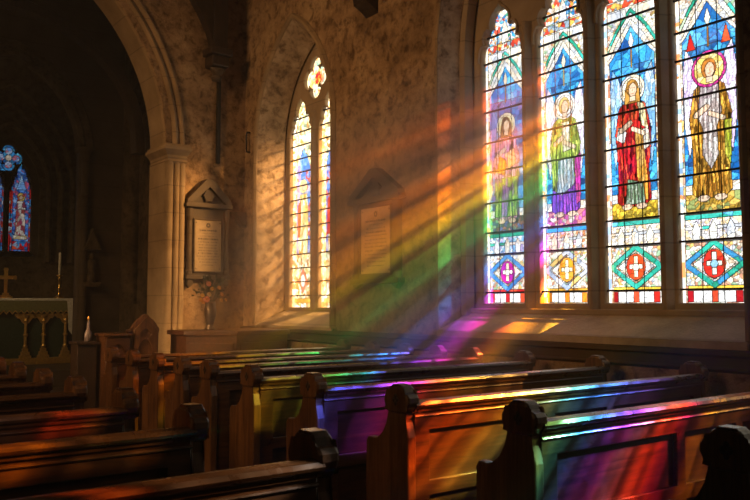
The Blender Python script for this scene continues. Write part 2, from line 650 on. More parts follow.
    d.rect(-.27, 2.89, .27, 2.975, [(.6, .05, .03), (.7, .08, .03), (.85, .5, .1), (.9, .85, .7), (.3, .4, .5)], .035)
    d.rect(-.31, 2.985, .31, 3.36, P_MIX + P_WHITE + P_SKY, .032)
    d.poly([(-.05, 2.98), (.05, 2.98), (.04, 3.14), (0, 3.24), (-.04, 3.14)], P_WHITE, .05)
    # wings
    wing = {2: [(.95, .95, 1), (1, .97, .9), (.8, .7, .9)], 3: [(.35, .62, .85), (.55, .75, .9), (.2, .45, .75)], 4: [(.88, .8, .95), (.95, .93, 1), (.7, .55, .85)]}.get(kind)
    if wing:
        for sgn in (-1, 1):
            d.poly([(sgn * .09, 1.92), (sgn * .15, 2.2), (sgn * .22, 2.3), (sgn * .25, 2.1), (sgn * .245, 1.6), (sgn * .2, 1.3), (sgn * .15, 1.6)], wing, .05, .1, 2.5)
    if kind == 4:
        for sgn in (-1, 1):
            d.poly([(sgn * .12, 2.28), (sgn * .21, 2.28), (sgn * .17, 2.45)], P_RED, .06)
    if kind == 1:
        d.poly([(-.22, 1.4), (-.13, 2.1), (-.2, 2.25), (-.25, 1.9)], [(.4, .25, .55), (.2, .2, .5)], .06)
    hv = {1: 2.02, 2: 2.07, 3: 2.07, 4: 2.08}[kind]
    # body: robe outline
    robe = {1: [(.62, .30, .45), (.72, .42, .55), (.55, .22, .42)], 2: [(.45, .62, .10), (.6, .72, .15), (.35, .5, .06)],
            3: P_RED, 4: [(.55, .26, .03), (.68, .36, .05), (.42, .17, .02)]}[kind]
    body = [(-.055, hv - .1), (-.15, hv - .17), (-.2, hv - .42), (-.18, hv - .62), (-.17, 1.25), (-.19, .98), (-.12, .93), (.12, .93), (.19, .99),
            (.165, 1.3), (.19, hv - .62), (.2, hv - .4), (.14, hv - .16), (.055, hv - .1)]
    d.poly(body, robe, .036, .5, 3.5)
    if kind == 1:
        d.poly([(-.17, 1.42), (.17, 1.42), (.16, 1.2), (.19, .98), (-.18, .98), (-.17, 1.25)], [(.18, .3, .08), (.3, .42, .1), (.45, .5, .15), (.22, .12, .3)], .05, .25, 3.5)
        d.poly([(-.06, 1.35), (.05, 1.3), (.0, .98), (-.09, .98)], [(.25, .08, .4), (.35, .15, .45)], .05, .2, 3)
        d.poly([(-.15, 1.5), (-.02, 1.44), (.0, 1.62), (-.1, 1.68)], [(.85, .28, .03), (.9, .4, .06)], .05)
        d.poly([(.02, 1.5), (.14, 1.56), (.12, 1.74), (.02, 1.7)], [(.9, .5, .25), (.95, .8, .6)], .05)
    if kind == 2:
        d.poly([(-.09, 1.5), (.1, 1.52), (.13, 1.2), (.05, 1.0), (-.12, 1.05)], [(.6, .68, .76), (.42, .58, .72), (.75, .76, .76)], .035, .15, 3.5)
        d.poly([(-.17, 1.2), (-.05, 1.13), (.1, 1.22), (.17, 1.32), (.18, .98), (.1, .93), (-.12, .93), (-.19, .98)], [(.2, .06, .6), (.3, .1, .7), (.4, .08, .65)], .05, .2, 2.5)
        d.poly([(.12, 1.5), (.2, 1.55), (.19, 1.05), (.14, 1.02)], [(.6, .04, .4), (.7, .08, .35)], .05)
        d.poly([(-.04, 1.9), (.06, 1.9), (.07, 1.6), (-.03, 1.58)], [(1, .95, .7), (.9, .95, .6)], .05)
    if kind == 3:
        d.poly([(0.02, 1.65), (.1, 1.68), (.15, 1.2), (.15, .98), (.05, .98)], [(.8, .42, .06), (.7, .3, .04), (.85, .5, .12)], .05, .2, 3)
        d.poly([(-.07, 1.2), (.1, 1.15), (.12, .95), (-.1, .95)], [(.12, .25, .14), (.2, .33, .2), (.4, .5, .4)], .03, .2, 6)
        d.poly([(-.19, 1.6), (-.1, 1.55), (-.07, 1.66), (-.16, 1.72)], P_WHITE, .05)
        d.poly([(.12, 1.45), (.19, 1.5), (.17, 1.68), (.11, 1.66)], P_WHITE, .05)
        d.poly([(.05, 1.95), (.13, 1.9), (.17, 1.65), (.1, 1.7)], [(.95, .75, .35), (1, .85, .5)], .05)
    if kind == 4:
        d.poly([(-.08, 1.95), (.08, 1.95), (.11, 1.68), (.06, 1.55), (.07, 1.3), (0, 1.18), (-.08, 1.32), (-.07, 1.55), (-.12, 1.68)], [(.74, .66, .62), (.62, .52, .52), (.8, .76, .72), (.5, .42, .4)], .035, .15, 3)
        d.poly([(.13, 1.6), (.2, 1.6), (.18, 1.2), (.13, 1.3)], [(.35, .42, .03), (.5, .5, .06)], .05, .2, 3)
        d.band([(-.03, 1.15), (-.05, .95)], .01, [(.25, .1, .01)], .1)
        d.band([(.07, 1.2), (.08, .95)], .01, [(.25, .1, .01)], .1)
    robe_mask = inside(body, d.U, d.V) & (d.V < hv - .14)
    # bare feet
    d.ell(-.08, .93, .06, .03, P_SKIN, .08); d.ell(.08, .93, .06, .03, P_SKIN, .08)
    # arms and clasped hands
    d.band([(-.13, 1.68), (-.03, 1.74)], .028, P_SKIN if kind != 1 else [(.9, .6, .45)], .06)
    d.band([(.12, 1.62), (.0, 1.68)], .024, P_SKIN, .06)
    # halo, hair, face
    halo = {1: [(1, .85, .5), (.95, .75, .35)], 2: [(1, .95, .85), (1, .9, .7)], 3: [(1, .93, .75), (1, .85, .55)], 4: [(.95, .65, .15), (1, .8, .35)]}[kind]
    if kind == 4:
        d.ell(0, hv, .165, .165, [(.6, .03, .25), (.7, .1, .4)], .05)
    d.ell(0, hv, .14, .14, halo, .05, .1)
    if kind != 4:
        d.ell(0, hv, .14, .14, P_WHITE, .05, .06, .8)
    hair = {1: [(.16, .06, .02), (.25, .1, .03)], 2: [(.75, .5, .12), (.85, .6, .2)], 3: [(.35, .16, .03), (.5, .25, .05)], 4: [(.5, .14, .02), (.6, .2, .03)]}[kind]
    d.ell(0, hv + .005, .07, .09, hair, .06)
    if kind in (1, 3):
        d.poly([(-.075, hv), (.075, hv), (.09, hv - .14), (-.09, hv - .14)], hair, .06)
    d.ell(.008, hv - .01, .045, .068, P_SKIN, .2, .03)
    d.rect(-.03, hv - .12, .035, hv - .07, P_SKIN, .2, .03)
    d.lead()
    d.paint(.45, robe_mask)
    # features in brown line
    for (u0, v0, u1, v1) in ((-.02, .008, -.004, .016), (.018, .008, .036, .016), (-.004, -.046, .02, -.038), (.006, -.022, .013, .002)):
        d.col[(d.U > u0) & (d.U < u1) & (d.V > hv + v0) & (d.V < hv + v1)] = (.45, .2, .1)
    # narrow outer border
    b = np.abs(d.U) > .272
    d.fill(b & (d.U < 0), P_WHITE + [(1, .95, .8), (.85, .3, .1), (.3, .5, .8)], .035)
    d.fill(b & (d.U > 0), P_MIX + P_WHITE + P_WHITE, .035)
    d.lead(0.5)
    # cool glass reads blue
    return d


def small_design():
    d = Design(0.62, 3.25, 0.0095)
    d.rect(-1, -1, 1, 9, [(.95, .75, .4), (.9, .65, .3), (1, .85, .55), (.9, .6, .2), (.6, .25, .06), (.3, .4, .25), (.95, .85, .7), (.3, .2, .08)], .034)
    d.rect(-.24, .08, .24, .14, P_GOLD, .06)
    d.poly([(0, .62), (.14, .42), (0, .22), (-.14, .42)], [(.85, .3, .08), (.75, .2, .1)], .05)
    d.ell(0, .42, .06, .1, [(1, .95, .75)], .05)
    d.rect(-.2, .85, .2, 2.2, [(.08, .2, .6), (.15, .3, .7), (.5, .5, .6), (.75, .12, .08), (.2, .3, .6)], .06)
    d.poly([(-.13, .85), (.13, .85), (.15, 1.5), (.1, 1.78), (-.1, 1.78), (-.15, 1.5)], [(.95, .65, .2), (1, .85, .45), (.85, .45, .1), (1, .9, .6)], .05, .2, 2.5)
    d.poly([(-.17, 1.1), (-.08, 1.1), (-.07, 1.7), (-.16, 1.6)], P_RED, .05)
    d.ell(0, 1.9, .11, .11, [(1, .8, .3)], .05)
    d.ell(0, 1.89, .05, .07, P_SKIN, .1)
    d.poly([(-.2, 2.15), (.2, 2.15), (.12, 2.35), (0, 2.5), (-.12, 2.35)], [(.1, .25, .65), (.2, .4, .7)], .06)
    d.paint(.5)
    d.rect(-.22, 2.6, .22, 2.72, [(.85, .35, .08), (1, .9, .6), (.3, .5, .4)], .05)
    d.lead(.45)
    return d


def far_design(seed):
    d = Design(0.42, 1.68, 0.013)
    d.rect(-1, -1, 1, 9, [(.05, .15, .6), (.1, .3, .8), (.02, .1, .4), (.3, .5, .9), (.5, .1, .2)], .045, .3)
    b = np.abs(d.U) > .16
    d.fill(b, P_BLUE + P_RED + P_RED + [(.6, .7, .8)], .04)
    d.rect(-.15, .02, .15, .2, P_RED + P_BLUE + [(.4, .5, .7)], .05)
    d.poly([(-.1, .3), (.1, .3), (.08, .8), (.06, 1.0), (-.06, 1.0), (-.09, .8)], [(.45, .08, .08), (.7, .6, .5), (.35, .05, .12), (.8, .75, .7)], .05, .2, 2)
    d.rect(-.13, .24, .13, .31, [(.9, .85, .7), (.7, .55, .3)], .05)
    d.poly([(-.1, .85), (.1, .85), (.07, 1.02), (-.07, 1.02)], [(.75, .7, .65), (.3, .05, .1)], .05)
    d.ell(0, 1.1, .075, .085, [(.9, .6, .15), (.55, .1, .05)], .05)
    d.ell(0, 1.09, .035, .05, P_SKIN, .1)
    d.poly([(-.1, 1.25), (.1, 1.25), (0, 1.55)], [(.4, .65, 1.0), (.2, .45, .9)], .06)
    d.lead(.3)
    return d


# ------------------------------------------------------------------ SETTING
WX, EY = 6.0, 11.5          # inner faces of the south (window) wall and of the chancel-arch wall
WT = 0.8


def cusped(c, hw, b0, bs):
    """Outline of one cusped light (cinquefoil head)."""
    L = [(-1, 0), (-.985, .06), (-.93, .115), (-.85, .145), (-.76, .14), (-.81, .19), (-.80, .25), (-.70, .305), (-.56, .325), (-.45, .30), (-.48, .36), (-.43, .43), (-.29, .49), (-.1, .54), (0, .58)]
    pts = [(c + hw, b0)]
    right = [(c - hw * x, bs + y) for x, y in L]
    left = [(c + hw * x, bs + y) for x, y in reversed(L[:-1])]
    return pts + right + left + [(c - hw, b0)]


def foil(c, b, r, n=4, rot=0.0, seg=10):
    pts = []
    for k in range(n):
        a = rot + 2 * PI * k / n
        ca, cb = c + r * .52 * math.cos(a), b + r * .52 * math.sin(a)
        for i in range(seg + 1):
            t = a - PI * .58 + 2 * PI * .58 * i / seg
            pts.append((ca + r * .45 * math.cos(t), cb + r * .45 * math.sin(t)))
    return pts


# main window opening, the little window, and the added one further west out of the picture
OP1 = (3.18, 6.74, 1.24, 4.35, 0.95)
OP2 = (8.93, 11.05, 1.22, 4.05, 0.95)
OP3 = (-1.2, 2.86, 1.24, 4.35, 0.95)
wall_outline = [(-4.6, -0.1), (12.2, -0.1), (12.2, 9.2), (-4.6, 9.2)]
struct('wall_south', plate([wall_outline] + [arch(o[0], o[1], o[2], o[3], o[4]) for o in (OP1, OP2, OP3)], WT, AX_S, WX + WT / 2), M['plaster'], None, 'rough lime-plastered window wall')


def reveal(op, gx, shrink, name, splay_bottom=0.26, parent=None):
    """Splayed lining of a window opening, from the wall face back to the tracery."""
    a0, a1, b0, bs, k = op
    A = [Vector((WX - 0.012, p[0], p[1])) for p in arch(a0, a1, b0, bs, k, 24)[0:]]
    B = [Vector((gx, p[0], p[1])) for p in arch(a0 + shrink, a1 - shrink, b0 + splay_bottom, bs, k, 24)]
    bm = bmesh.new()
    loft(bm, A, B)
    return struct(name, bm, M['reveal'], parent)


def arch_mould(op, x0, prof, mat, name, parent, label=None, off=0.0, base=None):
    """Moulding swept round an opening; prof in (outwards, into the wall)."""
    a0, a1, b0, bs, k = op
    pts = arch(a0 - off, a1 + off, b0 if base is None else base, bs, k, 28)
    path = []
    n = len(pts)
    for i, p in enumerate(pts):
        q0 = Vector(pts[max(i - 1, 0)]); q1 = Vector(pts[min(i + 1, n - 1)])
        t = (q1 - q0).normalized()
        nrm = Vector((t.y, -t.x))      # outwards for a counter-clockwise path
        path.append((Vector((x0, p[0], p[1])), Vector((0, nrm.x, nrm.y)), Vector((1, 0, 0))))
    bm = bmesh.new()
    sweep(bm, prof, path)
    o = obj(name, bm, mat, parent)
    if label: o['label'] = label
    return o


ROLL = [(0.0, -0.05), (.03, -.065), (.06, -.05), (.075, -.02), (.11, -.035), (.14, -.02), (.15, 0.03), (0, 0.03)]
LIP = [(0.0, -.02), (.03, -.03), (.05, -.005), (.05, .03), (0, .03)]

# ---- window_1: the four-light stained-glass window
w1 = empty('window_1', (0, 0, 0)); w1['kind'] = 'structure'; w1['label'] = 'large four-light stained-glass window with cusped stone tracery'
GX = 6.5
centres = [6.165, 5.33, 4.505, 3.715]
HW = 0.305
lights = [cusped(c, HW, 1.56, 4.40) for c in centres]
tops = [foil((centres[0] + centres[1]) / 2, 5.28, .36, 4), foil((centres[1] + centres[2]) / 2, 5.9, .5, 4, PI / 4), foil((centres[2] + centres[3]) / 2, 5.28, .36, 4)]
outer = arch(OP1[0] + .04, OP1[1] - .04, 1.40, 4.35, .95, 24)
ob = obj('tracery', plate([outer] + lights + tops, 0.18, AX_S, GX + .01, 0.03), M['tracery'], w1)
reveal(OP1, GX - .12, 0.10, 'reveal', .22, w1)
arch_mould(OP1, WX, LIP, M['stone'], 'hood_mould', w1)
arch_mould((OP1[0] + .07, OP1[1] - .07, 1.42, 4.35, .95), GX - .17, [(-.07, -.05), (-.02, -.075), (.03, -.05), (.05, 0.06), (-.09, .06)], M['tracery'], 'jamb_roll', w1)
for i in range(3):
    m = (centres[i] + centres[i + 1]) / 2
    bm = bmesh.new()
    prism(bm, [(GX - .06, m - .07), (GX - .12, m - .042), (GX - .155, m - .024), (GX - .165, m), (GX - .155, m + .024), (GX - .12, m + .042), (GX - .06, m + .07)], 1.5, 4.62 if i != 1 else 5.3, 2)
    obj('mullion', bm, M['tracery'], w1)
# cusped roll over each light head
for c in centres:
    L = cusped(c, HW + .035, 4.35, 4.40)
    path = []
    for i, p in enumerate(L):
        q0 = Vector(L[max(i - 1, 0)]); q1 = Vector(L[min(i + 1, len(L) - 1)])
        t = (q1 - q0).normalized()
        path.append((Vector((GX - .07, p[0], p[1])), Vector((0, t.y, -t.x)), Vector((1, 0, 0))))
    bm = bmesh.new(); sweep(bm, [(-.012, -.03), (.012, -.03), (.022, .02), (-.022, .02)], path)
    obj('head_moulding', bm, M['tracery'], w1)
bm = bmesh.new()
prism(bm, [(WX - .03, 1.19), (WX - .03, 1.255), (GX - .1, 1.47), (GX + .1, 1.47), (GX + .1, 1.19)], OP1[0] - .02, OP1[1] + .02, 1)
bmesh.ops.rotate(bm, verts=bm.verts, cent=(0, 0, 0), matrix=Matrix.Identity(3))
obj('sill', bm, M['sill'], w1)
bm = bmesh.new()
box(bm, (GX - .16, OP1[0] + .06, 1.44), (GX - .1, OP1[1] - .06, 1.50), .012)
obj('sill_bead', bm, M['tracery'], w1)
for i, c in enumerate(centres):
    d = lancet_design(i + 1)
    me = d.mesh('pane', c - .31, 1.55, GX, 'S', lambda U, V: (V < 2.9) | (np.abs(U) < .31 - (V - 2.9) * .45))
    pn = obj('pane', me, M['glass'], w1)
    pn['label'] = ['stained glass of a brown-haired saint in pink and green robes', 'stained glass of a white-winged angel in green over violet robes', 'stained glass of a red-robed saint with pale halo', 'stained glass of a winged angel in golden brown robe'][i]
    for z in (1.68, 2.11, 2.36, 2.70, 3.06, 3.40, 3.76, 4.02, 4.33, 4.63):
        bm = bmesh.new(); box(bm, (GX - .035, c - .33, z - .009), (GX - .015, c + .33, z + .009))
        obj('saddle_bar', bm, M['iron'], pn)
    for u in (-.1, .1):
        bm = bmesh.new(); box(bm, (GX - .018, c + u - .003, 1.56), (GX - .012, c + u + .003, 4.7))
        obj('lead_came', bm, M['iron'], pn)
d = Design(1.2, 1.0, .016); d.rect(-1, -1, 1, 9, P_MIX + P_WHITE + P_BLUE, .06); d.lead()
for a in ((centres[0] + centres[1]) / 2, (centres[2] + centres[3]) / 2):
    dd = Design(.74, .74, .016); dd.rect(-1, -1, 1, 9, P_MIX + P_WHITE + P_BLUE, .06); dd.lead()
    obj('tracery_pane', dd.mesh('tracery_pane', a - .37, 4.91, GX), M['glass'], w1)

# ---- window_2: the small two-light window
w2 = empty('window_2'); w2['kind'] = 'structure'; w2['label'] = 'narrow two-light stained-glass window in a deep splayed opening'
c2 = [10.49, 9.65]
heads2 = [cusped(c, .31, 1.5, 4.2) for c in c2]
outer2 = arch(OP2[0] + .12, OP2[1] - .12, 1.36, 4.05, .95, 24)
obj('tracery', plate([outer2] + heads2 + [foil(10.07, 5.02, .33, 4)], .16, AX_S, GX + .01, .025), M['tracery'], w2)
reveal(OP2, GX - .1, .16, 'reveal', .24, w2)
arch_mould(OP2, WX, [(0, -.03), (.025, -.06), (.06, -.06), (.085, -.015), (.085, .03), (0, .03)], M['stone'], 'hood_mould', w2)
bm = bmesh.new()
m = (c2[0] + c2[1]) / 2
prism(bm, [(GX - .06, m - .06), (GX - .11, m - .035), (GX - .135, m), (GX - .11, m + .035), (GX - .06, m + .06)], 1.45, 4.5, 2)
obj('mullion', bm, M['tracery'], w2)
bm = bmesh.new()
prism(bm, [(WX - .02, 1.17), (WX - .02, 1.23), (GX - .08, 1.44), (GX + .1, 1.44), (GX + .1, 1.17)], OP2[0] - .02, OP2[1] + .02, 1)
obj('sill', bm, M['sill'], w2)
for c in c2:
    d = small_design()
    pn = obj('pane', d.mesh('pane', c - .31, 1.49, GX, 'S', lambda U, V: (V < 2.8) | (np.abs(U) < .31 - (V - 2.8) * .5)), M['glass_small'], w2)
    for k in range(14):
        z = 1.68 + .215 * k
        bm = bmesh.new(); box(bm, (GX - .035, c - .33, z - .009), (GX - .015, c + .33, z + .009)); obj('saddle_bar', bm, M['iron'], pn)
d = Design(.68, .68, .014)
d.rect(-1, -1, 1, 9, [(.9, .7, .4), (.6, .15, .06), (.8, .5, .12), (.9, .75, .5), (.25, .4, .3)], .035)
d.ell(0, 0.34, .10, .10, P_RED + P_GOLD, .03); d.lead(.4)
obj('tracery_pane', d.mesh('tracery_pane', 10.07 - .34, 5.02 - .34, GX), M['glass_small'], w2)

# ---- added_window: unseen opening added to the west to let the pew beams in
w3 = empty('added_window'); w3['kind'] = 'structure'; w3['label'] = 'wide unseen window added further west to let in the pew light'
reveal(OP3, GX + .1, .02, 'reveal', .22, w3)
d = Design(4.1, 5.2, .1)
d.fill(d.U > -9, [(.35, .3, .22), (.3, .28, .25), (.38, .33, .2)], .25); d.lead(.5)
def in3(U, V):
    o = [(p[0] - .83, p[1] - 1.3) for p in arch(OP3[0], OP3[1], 1.3, 4.35, .95)]
    return inside(o, U, V)
obj('pane', d.mesh('pane', -1.22, 1.3, GX + .15, 'S', in3), M['glass'], w3)
bm = bmesh.new(); prism(bm, [(WX - .03, 1.19), (WX - .03, 1.255), (GX + .1, 1.47), (GX + .25, 1.47), (GX + .25, 1.19)], OP3[0] - .02, OP3[1] + .02, 1)
obj('sill', bm, M['sill'], w3)

# ---- mouldings along the foot of the window wall
bm = bmesh.new()
prism(bm, [(WX + .01, 1.20), (WX - .05, 1.18), (WX - .06, 1.145), (WX - .025, 1.125), (WX - .025, 1.05), (WX - .045, 1.03), (WX + .01, 1.0)], -4.4, EY, 1)
struct('trim_1', bm, M['darkstone'], None, 'stone string course below the window sills')

# ---- chancel-arch wall
ARC = (-.09, 4.66, 0.0, 3.95, 0.68)
struct('wall_east', plate([[(-3.9, -.1), (6.05, -.1), (6.05, 9.2), (-3.9, 9.2)], arch(ARC[0], ARC[1], -.05, ARC[3], ARC[4], 24)], .6, AX_E, EY + .3), M['plaster'], None, 'rubble plaster wall around the chancel arch')


def arch_mould_e(op, y0, prof, mat, name, parent=None, base=None, kind=None):
    a0, a1, b0, bs, k = op
    pts = arch(a0, a1, bs, bs, k, 30)[1:-1] if base is None else arch(a0, a1, base, bs, k, 30)
    path = []
    n = len(pts)
    for i, p in enumerate(pts):
        q0 = Vector(pts[max(i - 1, 0)]); q1 = Vector(pts[min(i + 1, n - 1)])
        t = (q1 - q0).normalized()
        path.append((Vector((p[0], y0, p[1])), Vector((t.y, 0, -t.x)), Vector((0, 1, 0))))
    bm = bmesh.new(); sweep(bm, prof, path)
    o = obj(name, bm, mat, parent)
    if parent is None: o['kind'] = 'structure'
    return o


# arch of stone rolls: hollow, roll, fillet, roll
o = arch_mould_e(ARC, EY, [(-.02, .62), (-.02, .08), (.02, .0), (.05, .045), (.085, .045), (.10, -.02), (.14, -.05), (.18, -.03), (.195, .01), (.225, -.03), (.24, -.055), (.265, -.06), (.28, -.04), (.285, .03), (.22, .03)], M['stone'], 'trim_2')
o['label'] = 'moulded stone chancel arch'
# respond with clustered shafts and capital
col = empty('column_1'); col['kind'] = 'structure'; col['label'] = 'clustered stone shafts carrying the chancel arch'
bm = bmesh.new()
box(bm, (4.63, EY - .02, 0), (4.95, EY + .6, 3.72))
obj('pier', bm, M['stone'], col)
for x, y, r in ((4.695, EY - .03, .066), (4.81, EY - .05, .045), (4.895, EY - .035, .056)):
    bm = bmesh.new(); lathe(bm, [(0, 0.2), (r * 1.9, .2), (r * 1.9, .32), (r * 1.35, .37), (r * 1.5, .42), (r, .46), (r, 3.70), (r * 1.25, 3.72), (r * 1.05, 3.74), (r, 3.76), (0, 3.76)], (x, y), 20)
    obj('shaft', bm, M['stone'], col, smooth=True)
bm = bmesh.new()
def rect_ring(e, z):
    return [(4.645 - e, EY - .10 - e, z), (4.945 + e * .6, EY - .10 - e, z), (4.945 + e * .6, EY + .6, z), (4.645 - e, EY + .6, z)]
rings = [[bm.verts.new(p) for p in rect_ring(e, z)] for e, z in ((-.02, 3.70), (.02, 3.73), (-.0, 3.76), (.015, 3.82), (.07, 3.88), (.09, 3.90), (.09, 3.94), (.06, 3.965), (.06, 3.99))]
for A, B in zip(rings, rings[1:]):
    for k in range(4): bm.faces.new((A[k], A[(k + 1) % 4], B[(k + 1) % 4], B[k]))
bm.faces.new(rings[0]); bm.faces.new(rings[-1])
obj('capital', bm, M['stone'], col)
bm = bmesh.new(); box(bm, (4.58, EY - .16, 0), (4.99, EY + .6, .22), .03); obj('plinth', bm, M['stone'], col)

# ---- the rest of the nave
bm = bmesh.new(); box(bm, (-4.6, -4.6, -.12), (6.8, 12.1, 0)); struct('floor', bm, M['floor'], None, 'dark stone-flagged nave floor')
bm = bmesh.new(); box(bm, (-4.6, -4.6, -.1), (-4.0, 12.1, 9.2)); struct('wall_north', bm, M['plaster'])
bm = bmesh.new(); box(bm, (-4.6, -4.6, -.1), (6.8, -4.0, 9.2)); struct('wall_west', bm, M['plaster'])
bm = bmesh.new(); box(bm, (-4.6, -4.6, 9.2), (6.8, 18, 9.4)); struct('ceiling', bm, M['darkoak'], None, 'dark boarded roof')

# ---- chancel
CS = 5.2
bm = bmesh.new(); box(bm, (-.6, 12.1, -.12), (CS + .4, 17.6, .15)); struct('floor_chancel', bm, M['floor'], None, 'raised chancel floor')
bm = bmesh.new(); box(bm, (1.0, 14.0, .15), (CS, 17.0, .42), .01); struct('trim_step', bm, M['floor'], None, 'stone step before the altar')
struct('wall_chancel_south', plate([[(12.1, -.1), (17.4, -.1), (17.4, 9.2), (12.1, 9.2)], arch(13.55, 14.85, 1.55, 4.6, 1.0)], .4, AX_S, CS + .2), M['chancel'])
bm = bmesh.new(); box(bm, (CS + .28, 13.3, 1.4), (CS + .34, 15.0, 6.4)); struct('wall_niche_back', bm, M['chancel'], None, 'blind arch recess in the chancel wall')
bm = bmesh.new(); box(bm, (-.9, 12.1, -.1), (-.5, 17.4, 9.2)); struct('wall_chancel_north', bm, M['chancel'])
lc = [3.86, 3.34]
hz = lambda c: cusped(c, .19, 2.62, 3.86)
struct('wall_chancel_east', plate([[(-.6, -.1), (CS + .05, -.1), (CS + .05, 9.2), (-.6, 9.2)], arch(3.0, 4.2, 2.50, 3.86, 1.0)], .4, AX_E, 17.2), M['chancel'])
w4 = empty('window_4'); w4['kind'] = 'structure'; w4['label'] = 'distant blue and red stained-glass window above the altar'
tri = [(4.05, 4.18), (4.12, 4.36), (3.98, 4.45)]
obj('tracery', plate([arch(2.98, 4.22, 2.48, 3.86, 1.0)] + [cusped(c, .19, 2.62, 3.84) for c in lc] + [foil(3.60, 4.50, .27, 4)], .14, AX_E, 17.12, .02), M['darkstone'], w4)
for i, c in enumerate(lc):
    obj('pane', far_design(i).mesh('pane', c - .21, 2.62, 17.12, 'E', lambda U, V: (V < 1.2) | (np.abs(U) < .2 - (V - 1.2) * .3)), M['glass_far'], w4)
d = Design(.52, .52, .013); d.rect(-1, -1, 1, 9, P_BLUE + P_SKY, .06, .3)
for a in range(4): d.ell(.14 * math.cos(a * PI / 2), .26 + .14 * math.sin(a * PI / 2), .07, .07, [(.5, .65, .95), (.6, .2, .3), (.15, .35, .8)], .05)
d.ell(0, .26, .06, .06, [(.9, .75, .6)], .05); d.lead(.3)
obj('tracery_pane', d.mesh('tracery_pane', 3.60 - .26, 4.24, 17.12, 'E'), M['glass_far'], w4)
# nested reveal arches round the east window
for k, off in enumerate((.12, .34, .56)):
    arch_mould_e((3.0 - off, 4.2 + off, 2.4, 3.86, 1.0), 17.0, [(0, -.10 - .05 * k), (.05, -.13 - .05 * k), (.10, -.10 - .05 * k), (.12, .02), (0, .02)], M['chancel'], 'order', w4, base=2.4)
# sanctuary arch and its pier
SA = (2.0, 4.42, 0.42, 4.40, 0.72)
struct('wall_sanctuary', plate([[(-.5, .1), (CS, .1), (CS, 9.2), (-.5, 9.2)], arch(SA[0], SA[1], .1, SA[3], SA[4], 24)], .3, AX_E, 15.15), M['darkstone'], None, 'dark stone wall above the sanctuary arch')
o = arch_mould_e(SA, 15.0, [(-.02, .32), (-.02, .0), (.03, -.04), (.08, -.01), (.12, -.06), (.18, -.07), (.22, -.02), (.22, .02), (.0, .32)], M['chancel'], 'trim_3'); o['label'] = 'inner moulded arch before the altar'
c3 = empty('column_2'); c3['kind'] = 'structure'; c3['label'] = 'slender dark colonnette beside the altar arch'
bm = bmesh.new(); lathe(bm, [(0, .42), (.14, .42), (.14, .52), (.08, .58), (.07, .62), (.07, 3.55), (.10, 3.57), (.08, 3.60), (.07, 3.62), (.07, 4.22), (.09, 4.24), (.075, 4.28), (.13, 4.38), (.15, 4.40), (.15, 4.46), (0, 4.46)], (4.48, 14.93), 20)
obj('shaft', bm, M['darkstone'], c3, smooth=True)

# chancel roof ribs
def rib(y, half, spr, top, wd, label):
    cx = 2.55
    pts = [(cx - half, spr)]
    for i in range(25):
        t = PI * i / 24
        pts.append((cx - half * math.cos(t), spr + top * math.sin(t) ** .85))
    path = []
    n = len(pts)
    for i, p in enumerate(pts):
        q0 = Vector(pts[max(i - 1, 0)]); q1 = Vector(pts[min(i + 1, n - 1)])
        t = (q1 - q0).normalized()
        path.append((Vector((p[0], y, p[1])), Vector((t.y, 0, -t.x)), Vector((0, 1, 0))))
    bm = bmesh.new(); sweep(bm, [(-.08, -wd), (.08, -wd), (.14, 0), (.08, wd), (-.08, wd), (-.14, 0)], path)
    o = obj('roof_rib', bm, M['darkoak'])
    tag(o, label, 'roof timber')
    return o
rib(12.75, 2.62, 4.3, 2.9, .13, 'curved dark roof timber nearest behind the chancel arch')
rib(14.1, 2.62, 4.3, 2.35, .13, 'curved dark roof timber further back over the altar')

# ---- roof truss brace on the arch wall, and the one above the window wall
tb = thing('roof_truss', 'black timber roof brace rising from a carved corbel left of the small window', 'roof timber', (5.41, EY, 5.08))
bm = bmesh.new()
tube(bm, [(0, -.14, .02), (0, -.16, .12), (0, -.18, .2)], [.035, .09, .13], 12)
lathe(bm, [(0, -.02), (.07, .0), (.09, .06), (.06, .1), (0, .12)], (0, -.14), 12)
obj('corbel_head', bm, M['memorial'], tb, smooth=True)
bm = bmesh.new(); box(bm, (-.19, -.34, .38), (.19, -.005, .50), .02); box(bm, (-.15, -.30, .2), (.15, -.005, .38), .03)
obj('corbel', bm, M['darkoak'], tb)
bm = bmesh.new(); box(bm, (-.10, -.26, .5), (.13, -.02, 4.0)); obj('wall_post', bm, M['darkoak'], tb)
bm = bmesh.new()
pts = [(-.08, .5), (-.16, .75), (-.32, 1.05), (-.6, 1.45), (-1.0, 1.85), (-1.6, 2.3), (-2.4, 2.7)]
ins = [(-2.45, 3.0), (-1.5, 2.75), (-.8, 2.4), (-.3, 1.9), (0.0, 1.3), (.08, .5)]
prism(bm, pts + ins, -.22, -.06, 1)
obj('curved_brace', bm, M['darkoak'], tb)
bm = bmesh.new(); box(bm, (.06, -.07, -1.3), (.12, -.008, 0.2), .01); obj('upright_strip', bm, M['iron'], tb)  # narrow dark upright strip below the corbel
tb2 = thing('wall_mounted_corbel', 'black carved corbel of a roof post high on the window wall', 'corbel', (WX, 8.02, 5.28))
bm = bmesh.new()
prism(bm, [(-.34, .6), (-.34, .35), (-.22, .22), (-.2, .12), (-.08, .06), (0.0, 0), (0.0, .6)], -.13, .13, 1)
bmesh.ops.translate(bm, verts=bm.verts, vec=(-.004, 0, 0))
obj('bracket', bm, M['darkoak'], tb2)
bm = bmesh.new(); box(bm, (-.28, -.1, .6), (-.01, .1, 3.8)); obj('post', bm, M['darkoak'], tb2)
hk = thing('wall_mounted_staple', 'small rusty iron staple fixed to the plaster left of the small window', 'wall hook', (WX, 11.32, 4.0))
